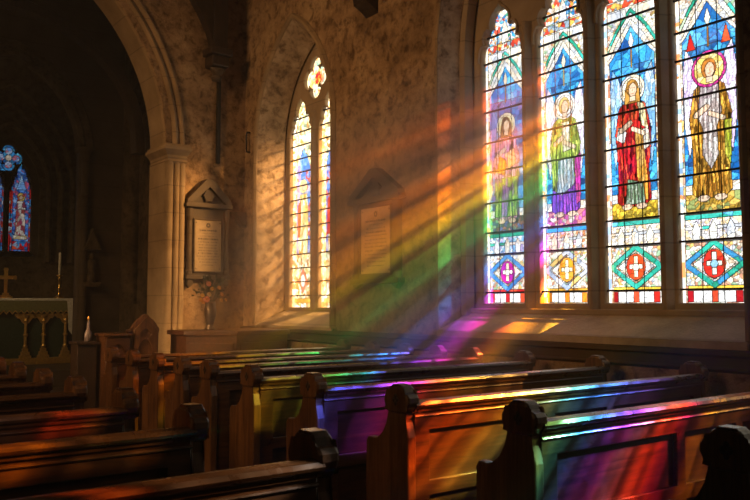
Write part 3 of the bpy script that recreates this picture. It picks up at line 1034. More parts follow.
bm = bmesh.new(); tube(bm, [(-.005, 0, 0), (-.06, 0, .0), (-.07, 0, .05), (-.07, 0, .27), (-.06, 0, .32), (-.005, 0, .32)], .016, 8); obj('bar', bm, M['iron'], hk)
# small stone bracket to the right of the memorial
sb = bmesh.new()
prism(sb, [(5.74, 3.02), (5.96, 3.02), (5.96, 2.78), (5.9, 2.80), (5.82, 2.94)], EY - .16, EY - .004, 1, .008)
tag(obj('wall_mounted_bracket', sb, M['memorial']), 'small wedge-shaped stone bracket right of the arch-wall memorial', 'bracket')


# ------------------------------------------------------------------ wall memorials
def inscription(w, h, base, ink, seed, head=True):
    r = np.random.default_rng(seed)
    d = Design(w, h, .0075)
    d.col[:] = base
    rows = np.linspace(h * .80, h * .12, 13)
    for i, v in enumerate(rows):
        half = w * (.40 if i not in (1, 12) else .28) * (.75 + .25 * r.random())
        u = -half
        while u < half:
            ln = .012 + .03 * r.random()
            bold = .011 if i in (0, 3, 8) else .007
            m = (d.U > u) & (d.U < min(u + ln, half)) & (np.abs(d.V - v) < bold)
            m &= ((np.floor(d.U / .0075).astype(int) + i) % 3 != 0) | (i in (0, 3))
            d.col[m] = ink
            u += ln + .012
    if head:
        e = np.abs(np.hypot(d.U, (d.V - h * .90) * 1.0) - .025) < .012
        d.col[e] = ink
    for a in (-1, 1):
        for b in (.05, .95):
            d.col[np.hypot(d.U - a * w * .43, d.V - b * h) < .012] = ink
    return d


def memorial(name, label, w, zlist, loc, rz, seed, base):
    """Gabled wall monument; built facing -Y, local x across, z up. zlist: foot, tablet bottom, tablet top, cornice, apex."""
    t = thing(name, label, 'wall memorial', loc, rz)
    zf, zb, zt, zc, za = zlist
    h = w / 2
    bm = bmesh.new(); box(bm, (-h * .86, -.06, zb - .06), (h * .86, -.004, zc), .006); obj('back_slab', bm, M['memorial'], t)
    tw, th = w * .60, zt - zb
    d = inscription(tw, th, base, (.07, .05, .035), seed)
    me = d.mesh('tablet', -tw / 2, zb, -.068, 'E')
    obj('inscribed_tablet', me, M['tablet'], t)['label'] = 'pale lettered stone tablet'
    bm = bmesh.new()
    for s in (-1, 1):
        box(bm, (s * tw / 2 - .012, -.085, zb - .02), (s * tw / 2 + .012, -.06, zt + .02), .004)
    box(bm, (-tw / 2, -.085, zt), (tw / 2, -.06, zt + .022), .004); box(bm, (-tw / 2, -.085, zb - .022), (tw / 2, -.06, zb), .004)
    obj('tablet_frame', bm, M['memorial'], t)
    for s in (-1, 1):
        bm = bmesh.new()
        lathe(bm, [(0, zb - .06), (.055, zb - .06), (.055, zb), (.038, zb + .02), (.036, zt - .02), (.05, zt + .02), (.055, zt + .05), (.055, zc - .02), (0, zc - .02)], (s * h * .80, -.055), 14)
        obj('pilaster', bm, M['memorial'], t)
    bm = bmesh.new(); prism(bm, [(-h, zc), (h, zc), (h * 1.02, zc + .03), (h * .98, zc + .07), (-h * .98, zc + .07), (-h * 1.02, zc + .03)], -.13, -.004, 1, .006); obj('cornice', bm, M['memorial'], t)
    bm = bmesh.new()
    zz = zc + .07
    prism(bm, [(-h * .95, zz), (-h * .95, zz + .05), (-.06, za), (.06, za), (h * .95, zz + .05), (h * .95, zz), (h * .72, zz), (0, za - .11), (-h * .72, zz)], -.12, -.004, 1, .006)
    obj('gable', bm, M['memorial'], t)
    bm = bmesh.new(); prism(bm, [(-h * .72, zz), (h * .72, zz), (0, za - .11)], -.045, -.004, 1); obj('gable_field', bm, M['memorial'], t)
    bm = bmesh.new()
    cz = zz + (za - zz) * .34
    pts = []
    for k in range(24):
        a = 2 * PI * k / 24
        rr = .085 + .02 * math.cos(6 * a)
        pts.append((rr * math.cos(a), cz + rr * 1.15 * math.sin(a)))
    prism(bm, pts, -.085, -.04, 1, .012)
    obj('carved_crest', bm, M['memorial'], t)
    bm = bmesh.new(); box(bm, (-h * .95, -.11, zb - .13), (h * .95, -.004, zb - .06), .01); obj('shelf', bm, M['memorial'], t)
    for s in (-1, 1):
        bm = bmesh.new()
        prism(bm, [(s * h * .62, zb - .13), (s * h * .88, zb - .13), (s * h * .9, zf + .05), (s * h * .8, zf), (s * h * .66, zf + .04)], -.09, -.004, 1, .01)
        obj('bracket', bm, M['memorial'], t)
    return t


memorial('memorial_tablet', 'gabled stone memorial tablet on the arch wall above the flowers', .78, (1.80 - 1.8, 2.06 - 1.8, 2.86 - 1.8, 3.05 - 1.8, 3.50 - 1.8), (5.34, EY, 1.8), 0, 3, (.40, .30, .175))
memorial('memorial_tablet', 'gabled stone memorial tablet between the two stained-glass windows', 1.06, (1.74 - 1.74, 1.93 - 1.74, 2.76 - 1.74, 2.82 - 1.74, 3.25 - 1.74), (WX, 7.86, 1.74), -PI / 2, 8, (.62, .47, .29))


# ------------------------------------------------------------------ pews
PL = 2.99
END_PROFILE = [(.02, 0), (.40, 0), (.40, .70), (.405, .755), (.385, .785), (.35, .785), (.325, .775), (.285, .785), (.235, .825), (.200, .885), (.182, .95), (.178, 1.0), (.040, 1.0), (.040, .9), (.02, .82)]


def head_outline():
    c = .11
    h = [(.046, 1.096), (.060, 1.085), (.066, 1.066), (.076, 1.058), (.094, 1.052), (.108, 1.034), (.110, 1.008), (.100, .984), (.084, .968), (.076, .952), (.066, .945)]
    return [(c + a, b) for a, b in h] + [(c - a, b) for a, b in reversed(h)]


def make_pew():
    root = thing('pew', 'x', 'pew')
    bm = bmesh.new(); box(bm, (.05, .062, .12), (PL - .05, .078, .97)); obj('back_panel', bm, M['oak'], root)
    bm = bmesh.new()
    panels = [(.17, 1.15), (1.23, 1.76), (1.84, 2.82)]
    loops = [[(.06, .12), (PL - .06, .12), (PL - .06, .96), (.06, .96)]]
    for a, b in panels:
        loops.append([(a, .57), (b, .57), (b, .85), (a, .85)])
        loops.append([(a, .20), (b, .20), (b, .49), (a, .49)])
    obj('back_frame', plate(loops, .03, AX_E, .047, .006), M['oak'], root)
    bm = bmesh.new()
    prism(bm, [(.022, .955), (.018, .972), (.004, .982), (-.002, .994), (.006, 1.010), (.04, 1.018), (.075, 1.014), (.09, 1.0), (.085, .982), (.075, .955)], .05, PL - .05, 0)
    # rail runs along x: outline given in (y, z)
    obj('top_rail', bm, M['oakrail'], root)
    bm = bmesh.new()
    prism(bm, [(.034, .920), (.026, .923), (.022, .929), (.026, .935), (.034, .938)], .06, PL - .06, 0)
    obj('rail_moulding', bm, M['oak'], root)
    bm = bmesh.new(); box(bm, (.05, .07, .42), (PL - .05, .42, .455), .01); obj('seat', bm, M['oak'], root)
    bm = bmesh.new(); box(bm, (.05, .30, .0), (PL - .05, .325, .42)); obj('seat_riser', bm, M['oak'], root)
    for side in (0, 1):
        x0 = 0 if side == 0 else PL - .06
        bm = bmesh.new(); prism(bm, END_PROFILE, x0, x0 + .06, 0, .008)
        e = obj('bench_end', bm, M['oakv'], root)
        bm = bmesh.new(); prism(bm, head_outline(), x0 - .014, x0 + .074, 0, .014)
        hd = obj('carved_head', bm, M['oakv'], e)
        # quatrefoil cut motif
        bm = bmesh.new()
        for sx in ((-1,) if side == 0 else (1,)):
            xf = x0 - .014 if sx < 0 else x0 + .074
            for k in range(4):
                a = k * PI / 2
                bmesh.ops.create_uvsphere(bm, u_segments=8, v_segments=6, radius=.013, matrix=Matrix.Translation((xf, .11 + .014 * math.cos(a), 1.022 + .018 * math.sin(a))) @ Matrix.Diagonal((.35, 1, 1.2, 1)))
        obj('carved_flower', bm, M['darkoak'], e, smooth=True)
        # raised cap on the carved head
        bm = bmesh.new()
        prism(bm, [(.062, 1.09), (.158, 1.09), (.146, 1.104), (.074, 1.104)], x0 - .008, x0 + .068, 0, .006)
        obj('head_cap', bm, M['oakrail'], e)
    return root


def ykk(px, X):
    r = ray(px, 400)
    return r.y / r.x * X


right_rows = [1.44, 2.45, 3.36, 4.27, 5.11, 5.82, 6.36, 6.92, 7.55, 8.15]
left_rows = [2.30, 3.24, 4.09, 4.96, 5.72, 6.45, 7.12]
ordn = ['first', 'second', 'third', 'fourth', 'fifth', 'sixth', 'seventh', 'eighth', 'ninth', 'tenth']
rl = ['oak pew at the lower right corner, only its dark carved end showing',
      'front oak pew by the window wall, its back lit violet and red',
      'oak pew by the window wall, its back lit orange, second full one from the front',
      'oak pew by the window wall, back tinged blue and purple, third full one from front',
      'oak pew by the window wall, green-gold lit back, fourth full one from front',
      'fifth full pew from the front in the row block by the window wall',
      'sixth full pew from the front in the block by the window wall',
      'seventh full pew from the front in the block by the window wall',
      'next to last pew of the block by the window wall, pale carved end',
      'farthest pew of the block by the window wall, nearest the clergy chair']
ll = ['nearest dark pew left of the aisle, its carved end highlighted blue',
      'second nearest pew left of the aisle, orange glint on its rail',
      'third nearest pew left of the aisle, red tint on its carved end',
      'fourth nearest pew left of the aisle, small in the shadow',
      'fifth nearest pew left of the aisle',
      'sixth nearest pew left of the aisle, next to the farthest',
      'farthest pew left of the aisle, just before the altar step']
pew = make_pew()
first = True
for rows, x, labels, grp in ((right_rows, 2.77, rl, 'pews between the aisle and the window wall'), (left_rows, 1.50 - PL, ll, 'pews left of the aisle')):
    for y, lb in zip(rows, labels):
        p = pew if first else copy_tree(pew)
        first = False
        p.location = (x + (.0 if x > 0 else (.07 if y < 2.5 else .025)), y, 0)
        p['label'] = lb
        p['group'] = grp

# ------------------------------------------------------------------ chest with the vase of flowers
ch = thing('chest', 'low oak cupboard with canted front in the corner under the small window, flowers on top', 'cupboard', (0, 0, 0))
FP = [(4.47, 10.75), (4.47, 10.22), (5.0, 9.76), (5.93, 9.99), (5.93, 10.75)]
def grow(P, e):
    cx = sum(p[0] for p in P) / len(P); cy = sum(p[1] for p in P) / len(P)
    return [(cx + (p[0] - cx) * (1 + e), cy + (p[1] - cy) * (1 + e)) for p in P]
bm = bmesh.new(); prism(bm, FP, .08, 1.12, 2); obj('body', bm, M['chest'], ch)
bm = bmesh.new(); prism(bm, [(4.42, 10.78), (4.42, 10.19), (4.99, 9.71), (5.95, 9.94), (5.95, 10.78)], 1.12, 1.185, 2, .012); obj('top', bm, M['chest'], ch)
bm = bmesh.new(); prism(bm, [(4.44, 10.76), (4.44, 10.2), (4.995, 9.73), (5.94, 9.96), (5.94, 10.76)], 0, .10, 2); obj('plinth', bm, M['chest'], ch)
def canted(bm, A, B, t0, t1, z0, z1, e, th):
    A, B = Vector((*A, 0)), Vector((*B, 0))
    u = (B - A).normalized(); n = Vector((u.y, -u.x, 0))
    p = A + u * t0 * (B - A).length; q = A + u * t1 * (B - A).length
    v = [bm.verts.new(c) for c in (p + n * e + Vector((0, 0, z0)), q + n * e + Vector((0, 0, z0)), q + n * e + Vector((0, 0, z1)), p + n * e + Vector((0, 0, z1)),
                                   p + n * (e - th) + Vector((0, 0, z0)), q + n * (e - th) + Vector((0, 0, z0)), q + n * (e - th) + Vector((0, 0, z1)), p + n * (e - th) + Vector((0, 0, z1)))]
    for f in ((0, 1, 2, 3), (7, 6, 5, 4), (0, 4, 5, 1), (1, 5, 6, 2), (2, 6, 7, 3), (3, 7, 4, 0)): bm.faces.new([v[i] for i in f])
for A, B in ((FP[1], FP[2]), (FP[2], FP[3])):
    bm = bmesh.new(); canted(bm, A, B, .06, .94, .16, 1.02, .015, .014)
    bmesh.ops.bevel(bm, geom=list(bm.edges), offset=.004, segments=1, affect='EDGES')
    dr = obj('door', bm, M['chest'], ch)
    bm = bmesh.new()
    a = Vector((*A, 0)); b = Vector((*B, 0)); u = (b - a).normalized(); n = Vector((u.y, -u.x, 0)); p = a.lerp(b, .5) + Vector((0, 0, .62))
    tube(bm, [p + n * .012, p + n * .03, p + n * .045], [.008, .008, .016], 8); obj('knob', bm, M['brass'], dr)

VX, VY, VZ = 4.93, 10.45, 1.186
vs = bmesh.new()
lathe(vs, [(0, 0), (.07, 0), (.075, .015), (.045, .05), (.05, .09), (.085, .20), (.09, .28), (.07, .36), (.075, .40), (.065, .395), (.06, .36), (0, .34)], (0, 0), 24)
va = obj('vase', vs, M['vase'], None, (VX, VY, VZ), True)
tag(va, 'slim dark metal vase holding the flowers on the oak cupboard', 'vase')
# greenery: nobody could count the leaves
bm = bmesh.new()
for k in range(150):
    a, e = random.uniform(0, 2 * PI), random.uniform(-.25, 1.45)
    r = random.uniform(.10, .27)
    c = Vector((math.cos(a) * math.cos(e) * r, math.sin(a) * math.cos(e) * r, .50 + math.sin(e) * r * 1.05))
    u = Vector((math.cos(a) * math.cos(e), math.sin(a) * math.cos(e), math.sin(e) + .2)).normalized()
    w = u.cross(Vector((random.uniform(-1, 1), random.uniform(-1, 1), random.uniform(-1, 1)))).normalized()
    n = u.cross(w) * .008
    l, h = random.uniform(.05, .09), random.uniform(.013, .024)
    p = [c - u * l * .5, c + w * h + n, c + u * l * .5, c - w * h + n]
    bm.faces.new([bm.verts.new(q) for q in p])
for k in range(26):
    a, e = random.uniform(0, 2 * PI), random.uniform(.3, 1.5)
    d_ = Vector((math.cos(a) * math.cos(e), math.sin(a) * math.cos(e), math.sin(e)))
    tube(bm, [(d_.x * .02, d_.y * .02, .352), (d_.x * .08, d_.y * .08, .42), tuple(Vector((0, 0, .45)) + d_ * .22)], .003, 5)
fo = obj('foliage', bm, M['leaf'], None, (VX, VY, VZ))
tag(fo, 'dark green leaves and stems of the bouquet in the vase', 'foliage', None, 'stuff')


def bloom(name, label, mat, size, loc, tilt, group=None):
    t = thing(name, label, 'flower', loc)
    bm = bmesh.new()
    for ring, (n, r, z) in enumerate(((9, 1.0, 0.0), (7, .7, .22), (5, .4, .38))):
        for k in range(n):
            a = 2 * PI * k / n + ring * .4
            ca, sa = math.cos(a), math.sin(a)
            p0 = Vector((0, 0, z * size * .5))
            p1 = Vector((ca * r * size * .6 - sa * .3 * size * r, sa * r * size * .6 + ca * .3 * size * r, (z + .15) * size))
            p2 = Vector((ca * r * size, sa * r * size, (z + .28) * size))
            p3 = Vector((ca * r * size * .6 + sa * .3 * size * r, sa * r * size * .6 - ca * .3 * size * r, (z + .15) * size))
            bm.faces.new([bm.verts.new(q) for q in (p0, p1, p2, p3)])
    obj('petals', bm, mat, t)
    bm = bmesh.new(); bmesh.ops.create_uvsphere(bm, u_segments=10, v_segments=6, radius=size * .28, matrix=Matrix.Translation((0, 0, size * .45)))
    obj('flower_centre', bm, M['orangepetal'] if mat is not M['orangepetal'] else M['yellowpetal'], t)
    bm = bmesh.new(); tube(bm, [(0, 0, 0), (0, 0, -size * .8)], .004, 5); obj('stem', bm, M['leaf'], t)
    t.rotation_euler = tilt
    return t


blooms = [('pink', 'pinkpetal', .055, 206.5, 299.5, 'large pink bloom at the middle of the bouquet'), ('pink', 'pinkpetal', .045, 208.5, 284, 'pink bloom at the top of the bouquet'),
          ('yellow', 'yellowpetal', .034, 212, 289, 'yellow bloom just below the top pink flower'), ('cream', 'creampetal', .038, 209, 294.5, 'cream bloom left of the bouquet centre, above the large pink one'),
          ('orange', 'orangepetal', .036, 219, 288, 'orange bloom at the upper right of the bouquet'), ('orange', 'orangepetal', .036, 221.5, 294.5, 'orange bloom at the right side of the bouquet'),
          ('yellow', 'yellowpetal', .032, 221, 300.5, 'yellow bloom at the lower right of the bouquet'), ('yellow', 'yellowpetal', .030, 225.5, 300, 'smallest yellow bloom at the far right edge of the bouquet'),
          ('yellow', 'yellowpetal', .034, 202.5, 295.5, 'yellow bloom at the left side of the bouquet'), ('orange', 'orangepetal', .036, 201, 300, 'orange bloom at the lower left of the bouquet'),
          ('red', 'orangepetal', .030, 203.5, 302.5, 'small deep orange bloom lowest in the bouquet'), ('cream', 'creampetal', .030, 198.5, 295, 'small cream bloom at the far left edge of the bouquet')]
for nm, mt, sz, px, py, lb in blooms:
    p = hit(px, py, 1, VY - (.31 if px > 217 else .25) + .13 * abs(px - 211) / 14)
    aim = Vector((p.x - VX, p.y - VY - .25, .18)).normalized()
    rot = aim.to_track_quat('Z', 'Y').to_euler()
    bloom('flower', lb, M[mt], sz, p, rot, 'blooms in the vase')

# ------------------------------------------------------------------ clergy desk, chair and stall beyond the pews
ds = thing('prayer_desk', 'panelled oak prayer desk with pointed-arch front left of the clergy chair', 'desk', (3.43, 10.42, 0))
bm = bmesh.new(); box(bm, (0, .0, .0), (.34, .35, 1.12), .006); obj('body', bm, M['oak'], ds)
bm = bmesh.new(); box(bm, (-.02, -.05, 1.12), (.355, .38, 1.165), .012); obj('desk_top', bm, M['oakrail'], ds)
obj('front_frame', plate([[(0.01, .05), (.33, .05), (.33, 1.1), (.01, 1.1)], arch(.07, .27, .3, .85, 1.0, 8)], .03, AX_E, -.014, .005), M['oak'], ds)
bm = bmesh.new(); box(bm, (.28, -.03, 1.165), (.34, .05, 1.21), .015); obj('bookrest', bm, M['oakrail'], ds)
cc = thing('clergy_chair', 'high-backed oak clergy chair with carved gabled back beside the arch column', 'chair', (3.80, 10.45, 0))
bm = bmesh.new()
prism(bm, [(0, .3), (.36, .3), (.36, 1.16), (.385, 1.20), (.37, 1.235), (.34, 1.25), (.335, 1.29), (.30, 1.31), (.285, 1.345), (.24, 1.36), (.22, 1.40), (.18, 1.415), (.14, 1.40), (.12, 1.36), (.075, 1.345), (.06, 1.31), (.025, 1.29), (.02, 1.25), (-.01, 1.235), (-.025, 1.20), (0, 1.16)], 0, .06, 1, .008)
obj('backrest', bm, M['oakv'], cc)
obj('carved_panel', plate([[(.02, .6), (.34, .6), (.34, 1.2), (.18, 1.36), (.02, 1.2)], arch(.08, .28, .66, .92, 1.0, 8), foil(.18, 1.14, .08, 4)], .03, AX_E, -.012, .004), M['oakv'], cc)
for s in (0, 1):
    bm = bmesh.new(); box(bm, (s * .32 - .02, .0, 0), (s * .32 + .06, .07, .32), .006); obj('rear_leg', bm, M['oakv'], cc)
    bm = bmesh.new(); box(bm, (s * .32 - .01, .38, 0), (s * .32 + .05, .44, .66), .006); obj('front_leg', bm, M['oakv'], cc)
    bm = bmesh.new(); box(bm, (s * .32 - .02, .05, .66), (s * .32 + .06, .46, .71), .01); obj('armrest', bm, M['oakv'], cc)
bm = bmesh.new(); box(bm, (0, .04, .42), (.36, .45, .47), .01); obj('seat', bm, M['oak'], cc)
st = thing('choir_stall', 'dark low stall front left of the prayer desk, near the altar step', 'stall', (3.12, 10.55, 0))
bm = bmesh.new(); box(bm, (0, 0, 0), (.25, .3, 1.02), .006); obj('body', bm, M['darkoak'], st)
bm = bmesh.new(); box(bm, (-.02, -.04, 1.02), (.27, .33, 1.06), .01); obj('ledge', bm, M['darkoak'], st)
cd = thing('candle', 'short pale candle in a cup on the dark stall left of the prayer desk', 'candle', (3.28, 10.64, 1.06))
bm = bmesh.new(); lathe(bm, [(0, 0), (.045, 0), (.048, .10), (.03, .14), (.022, .15), (.018, .27), (0, .275)], (0, 0), 16); obj('wax', bm, M['lilacwax'], cd, smooth=True)
bm = bmesh.new(); lathe(bm, [(.0, .27), (.012, .275), (.014, .30), (0, .335)], (0, 0), 10); obj('tip', bm, M['brass'], cd)

# ------------------------------------------------------------------ altar
al = thing('altar', 'draped altar with green frontal and gilded gothic columns under the far window', 'altar', (3.42, 15.8, .42))
AH, AWD = 1.24, 1.12
bm = bmesh.new(); box(bm, (-AWD, .06, 0.12), (AWD, .66, AH - .05)); obj('body', bm, M['green'], al)
bm = bmesh.new(); box(bm, (-AWD - .03, -.04, AH - .05), (AWD + .03, .7, AH), .008); obj('table_top', bm, M['linen'], al)
# frontal band with scalloped gilt fringe
bm = bmesh.new()
pts = [(-AWD, AH - .05), (-AWD, AH - .24)]
n = 22
for k in range(n):
    a = -AWD + 2 * AWD * (k + .5) / n
    pts += [(a, AH - .29), (a + AWD / n, AH - .24)]
pts += [(AWD, AH - .05)]
prism(bm, pts, -.03, .0, 1)
obj('frontal_band', bm, M['greengold'], al)
bm = bmesh.new()
for k in range(n):
    a = -AWD + 2 * AWD * (k + .5) / n
    prism(bm, [(a - AWD / n, AH - .225), (a, AH - .28), (a + AWD / n, AH - .225), (a + AWD / n, AH - .245), (a, AH - .305), (a - AWD / n, AH - .245)], -.036, -.03, 1)
obj('fringe', bm, M['gilt'], al)
# linen fall at the end
bm = bmesh.new()
prism(bm, [(1.02, AH - .001), (AWD + .045, AH - .001), (AWD + .05, AH - .66), (AWD + .01, AH - .70), (1.06, AH - .60), (1.05, AH - .3)], -.06, -.042, 1)
obj('linen_fall', bm, M['linen'], al)
for cx in (-.92, -.46, .30, .62, 1.02):
    bm = bmesh.new()
    for r, z0, z1 in ((.13, 0, .09), (.10, .09, .17), (.075, .17, .24), (.05, .24, .30)):
        box(bm, (cx - r, -.005 - r * .5, z0), (cx + r, .06, z1), .008)
    lathe(bm, [(0, .30), (.035, .30), (.045, .34), (.03, .37), (.028, .52), (.045, .54), (.045, .56), (.028, .58), (.028, .78), (.05, .82), (.04, .85), (.07, .92), (0, .92)], (cx, .01), 14)
    co = obj('gilt_column', bm, M['gilt'], al)
    bm = bmesh.new()
    for s in (-1, 1):
        prism(bm, [(cx, .95), (cx + s * .2, .95), (cx + s * .2, .91), (cx + s * .15, .86), (cx + s * .11, .87), (cx + s * .06, .78), (cx, .74)], -.01, .04, 1, .006)
    obj('gothic_bracket', bm, M['gilt'], co)
bm = bmesh.new(); box(bm, (-AWD - .05, -.06, 0), (AWD + .05, .7, .12), .012); obj('plinth', bm, M['gilt'], al)
cr = thing('altar_cross', 'brass cross standing on the altar', 'cross', (3.40, 16.05, .42 + AH))
bm = bmesh.new()
for r, z0, z1 in ((.11, 0, .03), (.08, .03, .06), (.055, .06, .10)): box(bm, (-r, -r * .7, z0), (r, r * .7, z1), .005)
obj('stepped_base', bm, M['brass'], cr)
bm = bmesh.new()
w = .028
pts = [(-w, .10), (w, .10), (w, .36), (.15, .36), (.165, .345), (.19, .36), (.19, .42), (.165, .435), (.15, .42), (w, .42), (w, .52), (.045, .535), (.03, .57), (-.03, .57), (-.045, .535), (-w, .52), (-w, .42), (-.15, .42), (-.165, .435), (-.19, .42), (-.19, .36), (-.165, .345), (-.15, .36), (-w, .36)]
prism(bm, pts, -.016, .016, 1, .004)
obj('shaft_and_arms', bm, M['brass'], cr)
cs = thing('candlestick', 'tall brass candlestick with a white candle at the end of the altar', 'candlestick', (4.37, 16.05, .42 + AH))
bm = bmesh.new(); lathe(bm, [(0, 0), (.095, 0), (.095, .02), (.07, .035), (.04, .06), (.025, .08), (.022, .16), (.04, .19), (.022, .22), (.02, .36), (.035, .38), (.02, .40), (.018, .42), (.06, .44), (.055, .455), (0, .455)], (0, 0), 20); obj('stick', bm, M['brass'], cs, smooth=True)
bm = bmesh.new(); lathe(bm, [(0, .45), (.026, .45), (.024, .88), (.015, .895), (0, .90)], (0, 0), 14); obj('wax', bm, M['candlewax'], cs, smooth=True)
# statue in its canopied niche on the reredos
ns = thing('niche_statue', 'small dim statue under a pointed canopy right of the altar candle', 'statue', (4.62, 14.97, 1.95))
bm = bmesh.new()
prism(bm, [(-.16, 0), (.16, 0), (.13, -.08), (-.13, -.08)], -.16, .03, 1, .006); obj('console', bm, M['chancel'], ns)
bm = bmesh.new(); lathe(bm, [(0, 0), (.085, 0), (.08, .12), (.065, .26), (.075, .36), (.07, .40), (.03, .425), (.028, .44), (.042, .47), (.044, .50), (.03, .54), (0, .55)], (0, -.07), 16); obj('figure', bm, M['chancel'], ns, smooth=True)
bm = bmesh.new(); prism(bm, [(-.16, .60), (.16, .60), (.13, .66), (.0, 1.0), (-.13, .66)], -.15, .02, 1, .008); obj('canopy', bm, M['chancel'], ns)


# ------------------------------------------------------------------ LIGHT
SUN = (865.0, -60.0)


def at_angle(theta, dist):
    """Picture point on the ray of light that leaves the sun's place at this slope (degrees below horizontal, to the left)."""
    t = math.radians(theta)
    return SUN[0] - dist * math.cos(t), SUN[1] + dist * math.sin(t)


def spectrum_spot(name, pos, aim, cone, energy, axis_pt, stops, masks, size=0.03, streak=0.0):
    """Sunbeam split into colours: a spot lamp whose colour depends on the dihedral angle about the line pos-axis_pt.
    stops: [(world point, colour)], masks: [(a, b, lo0, lo1, hi1, hi0)] on the ratio a.I / b.I ."""
    pos = Vector(pos)
    L = bpy.data.lights.new(name, 'SPOT')
    L.energy = energy
    L.spot_size = math.radians(cone)
    L.spot_blend = 0.25
    L.shadow_soft_size = size
    L.use_nodes = True
    nt = L.node_tree
    em = next(n for n in nt.nodes if n.type == 'EMISSION')
    geo = nt.nodes.new('ShaderNodeNewGeometry')
    e = (Vector(axis_pt) - pos).normalized()
    dirs = [(Vector(p) - pos).normalized() for p, c in stops]
    perp = [(d_ - e * d_.dot(e)).normalized() for d_ in dirs]
    a = sum(perp, Vector()).normalized()
    n = e.cross(a).normalized()
    ts = [d_.dot(n) / d_.dot(a) for d_ in perp]
    order = sorted(range(len(ts)), key=lambda i: ts[i])
    t0, t1 = ts[order[0]], ts[order[-1]]

    def dot(v):
        m = nt.nodes.new('ShaderNodeVectorMath'); m.operation = 'DOT_PRODUCT'
        m.inputs[1].default_value = v
        nt.links.new(geo.outputs['Incoming'], m.inputs[0])
        return m.outputs['Value']

    def ratio(v, w):
        m = nt.nodes.new('ShaderNodeMath'); m.operation = 'DIVIDE'
        nt.links.new(dot(v), m.inputs[0]); nt.links.new(dot(w), m.inputs[1])
        return m.outputs[0]

    mr = nt.nodes.new('ShaderNodeMapRange'); mr.clamp = True
    mr.inputs[1].default_value = t0; mr.inputs[2].default_value = t1
    nt.links.new(ratio(n, a), mr.inputs[0])
    r = nt.nodes.new('ShaderNodeValToRGB')
    el = r.color_ramp.elements
    while len(el) < len(ts): el.new(.5)
    for k, i in enumerate(order):
        el[k].position = min(1.0, max(0.0, (ts[i] - t0) / (t1 - t0)))
        c = stops[i][1]
        el[k].color = (c[0], c[1], c[2], 1)
    nt.links.new(mr.outputs[0], r.inputs[0])
    fac = None
    if streak > 0:      # ray streaks put into the lamp's strength by noise
        ns_ = nt.nodes.new('ShaderNodeTexNoise'); ns_.noise_dimensions = '1D'
        ns_.inputs['Scale'].default_value = streak; ns_.inputs['Detail'].default_value = 3
        nt.links.new(mr.outputs[0], ns_.inputs['W'])
        k = nt.nodes.new('ShaderNodeMapRange'); k.clamp = True
        k.inputs[1].default_value = .36; k.inputs[2].default_value = .64; k.inputs[3].default_value = .12; k.inputs[4].default_value = 1.4
        nt.links.new(ns_.outputs[0], k.inputs[0]); fac = k.outputs[0]
    for v, w, l0, l1, h1, h0 in masks:
        q = ratio(v, w)
        for p0, p1 in ((l0, l1), (h0, h1)):
            k = nt.nodes.new('ShaderNodeMapRange'); k.clamp = True; k.interpolation_type = 'SMOOTHSTEP'
            k.inputs[1].default_value = p0; k.inputs[2].default_value = p1
            nt.links.new(q, k.inputs[0])
            if fac is None: fac = k.outputs[0]
            else:
                mu = nt.nodes.new('ShaderNodeMath'); mu.operation = 'MULTIPLY'
                nt.links.new(fac, mu.inputs[0]); nt.links.new(k.outputs[0], mu.inputs[1]); fac = mu.outputs[0]
    nt.links.new(r.outputs[0], em.inputs['Color'])
    if fac is not None: nt.links.new(fac, em.inputs['Strength'])
    o = bpy.data.objects.new(name, L)
    C.objects.link(o)
    o.location = pos
    o.rotation_euler = (Vector(aim) - pos).to_track_quat('-Z', 'Y').to_euler()
    return o


X_, Y_, Z_ = (1, 0, 0), (0, 1, 0), (0, 0, 1)
sunray = ray(*SUN)
# A: through the first two lights of the big window, into the hazy air and over the far pews
A = EYE + sunray * ((10.0) / sunray.x)
colA = [(21, (0, 0, 0)), (22.5, (.24, .04, .0)), (24.5, (.38, .06, .0)), (26.2, (.10, .03, .01)), (28.2, (.25, .08, .02)), (29.6, (1.3, .26, .0)), (32.0, (1.3, .38, .0)), (33.6, (.70, .36, .0)),
        (35.2, (.22, .34, .02)), (36.6, (.03, .42, .06)), (38.2, (.02, .16, .06)), (39.5, (.01, .08, .12)), (41.3, (.02, .10, .5)), (43.0, (.22, .03, .75)), (44.6, (.6, .02, .5)), (46.2, (.9, .05, .05)),
        (48.2, (1.0, .32, .0)), (51.5, (1.0, .55, .06)), (54.5, (.9, .55, .1)), (57.5, (.15, .08, .02)), (59, (0, 0, 0))]
stopsA = [(hit(*at_angle(t, 430), 0, 6.4), c) for t, c in colA]
def ya(y): return (y - A.y) / (6.4 - A.x)
SPA = spectrum_spot('sunbeam_through_window', A, (6.4, 5.6, 2.8), 62, 25000, EYE, stopsA, [(Y_, X_, ya(6.75), ya(6.6), ya(5.08), ya(4.82))], .02, 22)
# B: through the added window further west, over the nearer pews
B = Vector((9.2, -.7, 5.2))
AX0 = EYE + sunray * ((1.0 - EYE.z) / sunray.z)
def yz(P, y, z=.95): return (y - P.y) / (z - P.z)
def xz(P, x, z=.95): return (x - P.x) / (z - P.z)

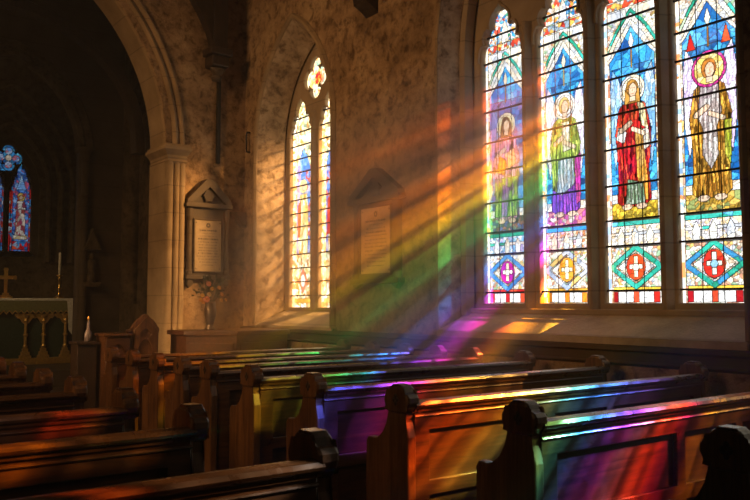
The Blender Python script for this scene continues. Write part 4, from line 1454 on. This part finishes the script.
def row_beam(y, apex, stops, energy, streak=14, ym=(.18, .10, -.30, -.42), xm=(2.78, 2.84, 5.3, 5.7)):
    """The part of that beam that falls on one pew back; colours given from left to right along its rail."""
    pts = []
    for px, c in stops:
        r = ray(px, 392)
        pts.append((Vector((r.x / r.y * (y + .02), y + .02, 1.0)), c))
    return spectrum_spot('sunbeam_over_pews', B, ((xm[0] + xm[3]) / 2, y, .9), 44, energy, hit(apex[0], apex[1], 1, y + .02), pts,
                         [(Y_, Z_, yz(B, y + ym[0]), yz(B, y + ym[1]), yz(B, y + ym[2]), yz(B, y + ym[3])), (X_, Z_, xz(B, xm[0]), xz(B, xm[1]), xz(B, xm[2]), xz(B, xm[3]))], .02, streak)


row_beam(3.36, SUN, [(395, (.9, .10, .01)), (420, (1, .10, .01)), (445, (1, .12, .01)), (475, (1, .17, .01)), (505, (1, .30, .02)), (520, (.8, .5, .05)), (540, (.45, .5, .12)), (570, (.08, .32, .28)), (600, (.03, .22, .8)), (630, (.08, .10, .7)), (650, (.05, .03, .2)), (672, (0, 0, 0))], 36000)
row_beam(4.27, (640, -330), [(310, (.12, .22, .8)), (335, (.06, .08, .8)), (360, (.12, .04, .8)), (385, (.4, .05, .9)), (405, (.6, .03, .5)), (425, (.8, .05, .05)), (445, (.8, .18, .01)), (470, (.6, .28, .03)), (520, (.28, .14, .04)), (600, (.12, .06, .02)), (640, (0, 0, 0))], 16000)
row_beam(5.11, (520, -420), [(245, (.5, .32, .02)), (285, (.5, .42, .02)), (310, (.35, .5, .04)), (335, (.08, .6, .1)), (360, (.02, .4, .35)), (380, (.08, .12, .7)), (400, (.35, .04, .6)), (420, (.6, .04, .1)), (440, (.7, .15, .01)), (470, (.5, .22, .03)), (540, (.15, .07, .02)), (600, (0, 0, 0))], 15000)
# B1: the same window, the strongest beam on the back of the front pew
PY = 2.47
Q = EYE + sunray * (PY / sunray.y)
colB1 = [(54.0, (.5, .55, .05)), (56.5, (.35, .75, .10)), (59, (.06, .50, .45)), (61.0, (.05, .18, .9)), (62.8, (.18, .05, .85)), (64.4, (.45, .05, .75)), (65.6, (.75, .25, .6)), (66.8, (1, .10, .05)), (68.4, (1, .05, .01)), (69.4, (.5, .01, .07)), (70.6, (.2, .0, .05)), (71.4, (.25, .07, .0)), (72.6, (.45, .2, .01)), (74, (.25, .11, .02)), (77, (.0, .0, .0))]
stopsB1 = [(hit(*at_angle(t, 560), 1, PY), c) for t, c in colB1]
spectrum_spot('sunbeam_on_front_pew', B, (3.9, 2.5, .8), 40, 32000, Q, stopsB1, [(Y_, Z_, yz(B, 2.9), yz(B, 2.75), yz(B, 2.0), yz(B, 1.8)), (X_, Z_, xz(B, 2.72), xz(B, 2.80), xz(B, 5.9), xz(B, 6.1))], .02, 16)
# thin rays from the same window touch the rails of the pews left of the aisle
OFF = (0, 0, 0)
for y, st in ((2.30, [(0, (.40, .36, .36)), (28, (.32, .28, .28)), (42, OFF), (70, OFF), (84, (1, .16, .02)), (118, (1, .2, .02)), (136, (.12, .06, .03)), (155, (.34, .19, .09)), (240, (.36, .22, .11)), (300, (.30, .26, .22)), (312, OFF)]),
              (3.24, [(0, (1, .3, .02)), (34, (1, .34, .02)), (52, (.15, .06, .02)), (105, (.28, .14, .04)), (150, (.22, .11, .03)), (172, OFF)]),
              (4.09, [(0, (.10, .08, .08)), (38, (.08, .03, .02)), (54, (.9, .10, .02)), (80, (.9, .12, .02)), (96, (.3, .12, .02)), (112, OFF)])):
    row_beam(y, (300, -900), st, 28000, 9, (.13, .10, -.02, -.05), (-.6, -.4, 1.42, 1.5))


def area(name, loc, aim, sx, sy, energy, col, spread=180):
    L = bpy.data.lights.new(name, 'AREA')
    L.shape = 'RECTANGLE'; L.size = sx; L.size_y = sy; L.energy = energy; L.color = col; L.spread = math.radians(spread)
    o = bpy.data.objects.new(name, L); C.objects.link(o)
    o.location = loc
    o.rotation_euler = (Vector(aim) - Vector(loc)).to_track_quat('-Z', 'Y').to_euler()
    return o


# warm fill lamps added on the north side, opposite the stained glass
area('north_fill_high', (-3.7, 7.2, 6.6), (6.0, 9.8, 2.6), 3.0, 1.6, 100, (1.0, .52, .2), 70)
area('north_fill_narrow', (-3.8, 7.6, 3.6), (3.9, 10.6, 1.15), .8, 1.2, 7, (1.0, .56, .22), 18)
area('north_fill_pews', (-3.8, 3.6, 4.0), (2.8, 6.0, .7), 1.2, 1.8, 17, (1.0, .55, .22), 56)
# sun on the splay and sill of the small window
def sunspot(name, loc, aim, cone, energy, col, blend=.5):
    L = bpy.data.lights.new(name, 'SPOT'); L.energy = energy; L.color = col; L.spot_size = math.radians(cone); L.spot_blend = blend; L.shadow_soft_size = .3
    o = bpy.data.objects.new(name, L); C.objects.link(o); o.location = loc
    o.rotation_euler = (Vector(aim) - Vector(loc)).to_track_quat('-Z', 'Y').to_euler()
    return o
sunspot('sun_small_window', (8.6, 7.2, 4.7), (6.2, 10.9, 2.2), 46, 6000, (1.0, .50, .15))
# dim fill lamps added inside the chancel
area('chancel_fill_altar', (0.2, 12.9, 4.2), (3.9, 16.0, 1.2), .8, 1.4, 7, (1.0, .66, .30), 60)
area('chancel_fill_wall', (0.3, 16.0, 5.6), (4.9, 16.6, 3.4), 1.0, 1.5, 4, (1.0, .62, .26), 120)

# faint haze, with denser patches added where beams and glow should show
w = bpy.data.worlds.new('church_air')
SC.world = w
w.use_nodes = True
nt = w.node_tree
bg = nt.nodes['Background']
bg.inputs[0].default_value = (0.02, 0.025, 0.04, 1); bg.inputs[1].default_value = 0.0
vs_ = nt.nodes.new('ShaderNodeVolumeScatter')
vs_.inputs['Color'].default_value = (1, 1, 1, 1)
vs_.inputs['Anisotropy'].default_value = 0.1
gp = nt.nodes.new('ShaderNodeNewGeometry')


def cloud(centre, rot, radii, dens):
    """Soft-edged patch of extra haze."""
    mp = nt.nodes.new('ShaderNodeMapping'); mp.vector_type = 'TEXTURE'
    mp.inputs['Location'].default_value = centre
    mp.inputs['Rotation'].default_value = rot
    mp.inputs['Scale'].default_value = radii
    nt.links.new(gp.outputs['Position'], mp.inputs['Vector'])
    ln = nt.nodes.new('ShaderNodeVectorMath'); ln.operation = 'LENGTH'
    nt.links.new(mp.outputs[0], ln.inputs[0])
    mr = nt.nodes.new('ShaderNodeMapRange'); mr.interpolation_type = 'SMOOTHSTEP'
    mr.inputs[1].default_value = 1.0; mr.inputs[2].default_value = 0.25
    mr.inputs[3].default_value = 0.0; mr.inputs[4].default_value = dens
    nt.links.new(ln.outputs['Value'], mr.inputs[0])
    return mr.outputs[0]


beam = Vector((-3.6, 2.4, -2.8)).normalized()
c1 = cloud((5.1, 6.85, 2.45), tuple(beam.to_track_quat('X', 'Z').to_euler()), (3.15, 1.3, 1.5), 0.32)
c3_ = cloud((5.1, 5.75, 1.0), (0, 0, 0), (1.2, 1.5, 1.1), 0.30)
c4_ = cloud((6.05, 5.5, 3.0), (0, 0, 0), (.8, 1.1, 1.4), 0.30)
c2_ = cloud((5.9, 9.8, 2.2), (0, 0, 0), (1.0, 1.4, 1.5), 0.07)
ad = nt.nodes.new('ShaderNodeMath'); nt.links.new(c1, ad.inputs[0]); nt.links.new(c2_, ad.inputs[1])
ad3 = nt.nodes.new('ShaderNodeMath'); nt.links.new(ad.outputs[0], ad3.inputs[0]); nt.links.new(c3_, ad3.inputs[1])
ad4 = nt.nodes.new('ShaderNodeMath'); nt.links.new(ad3.outputs[0], ad4.inputs[0]); nt.links.new(c4_, ad4.inputs[1])
ad2 = nt.nodes.new('ShaderNodeMath'); ad2.inputs[1].default_value = 0.004; nt.links.new(ad4.outputs[0], ad2.inputs[0])
nt.links.new(ad2.outputs[0], vs_.inputs['Density'])
nt.links.new(vs_.outputs[0], nt.nodes['World Output'].inputs['Volume'])
w.cycles.volume_step_size = 0.4

# ------------------------------------------------------------------ camera and view
cam = bpy.data.cameras.new('camera')
cam.sensor_width = 36
cam.lens = 36 * F / 750
cam.clip_start = .05
cam.dof.use_dof = True
cam.dof.focus_distance = 6.0
cam.dof.aperture_fstop = 5.6
co = bpy.data.objects.new('camera', cam)
C.objects.link(co)
co.location = EYE
co.rotation_euler = (PI / 2 + PITCH, 0, -math.radians(37))
SC.camera = co
SC.view_settings.view_transform = 'Standard'
SC.view_settings.look = 'None'
SC.view_settings.exposure = 0.0
SC.view_settings.gamma = 1.0
SC.view_settings.use_curve_mapping = False
cy = SC.cycles
cy.use_denoising = True
cy.max_bounces = 6
cy.diffuse_bounces = 3
cy.glossy_bounces = 3
cy.transparent_max_bounces = 12
cy.volume_bounces = 0
cy.caustics_reflective = False
cy.caustics_refractive = False
cy.sample_clamp_indirect = 4.0
cy.use_light_tree = True
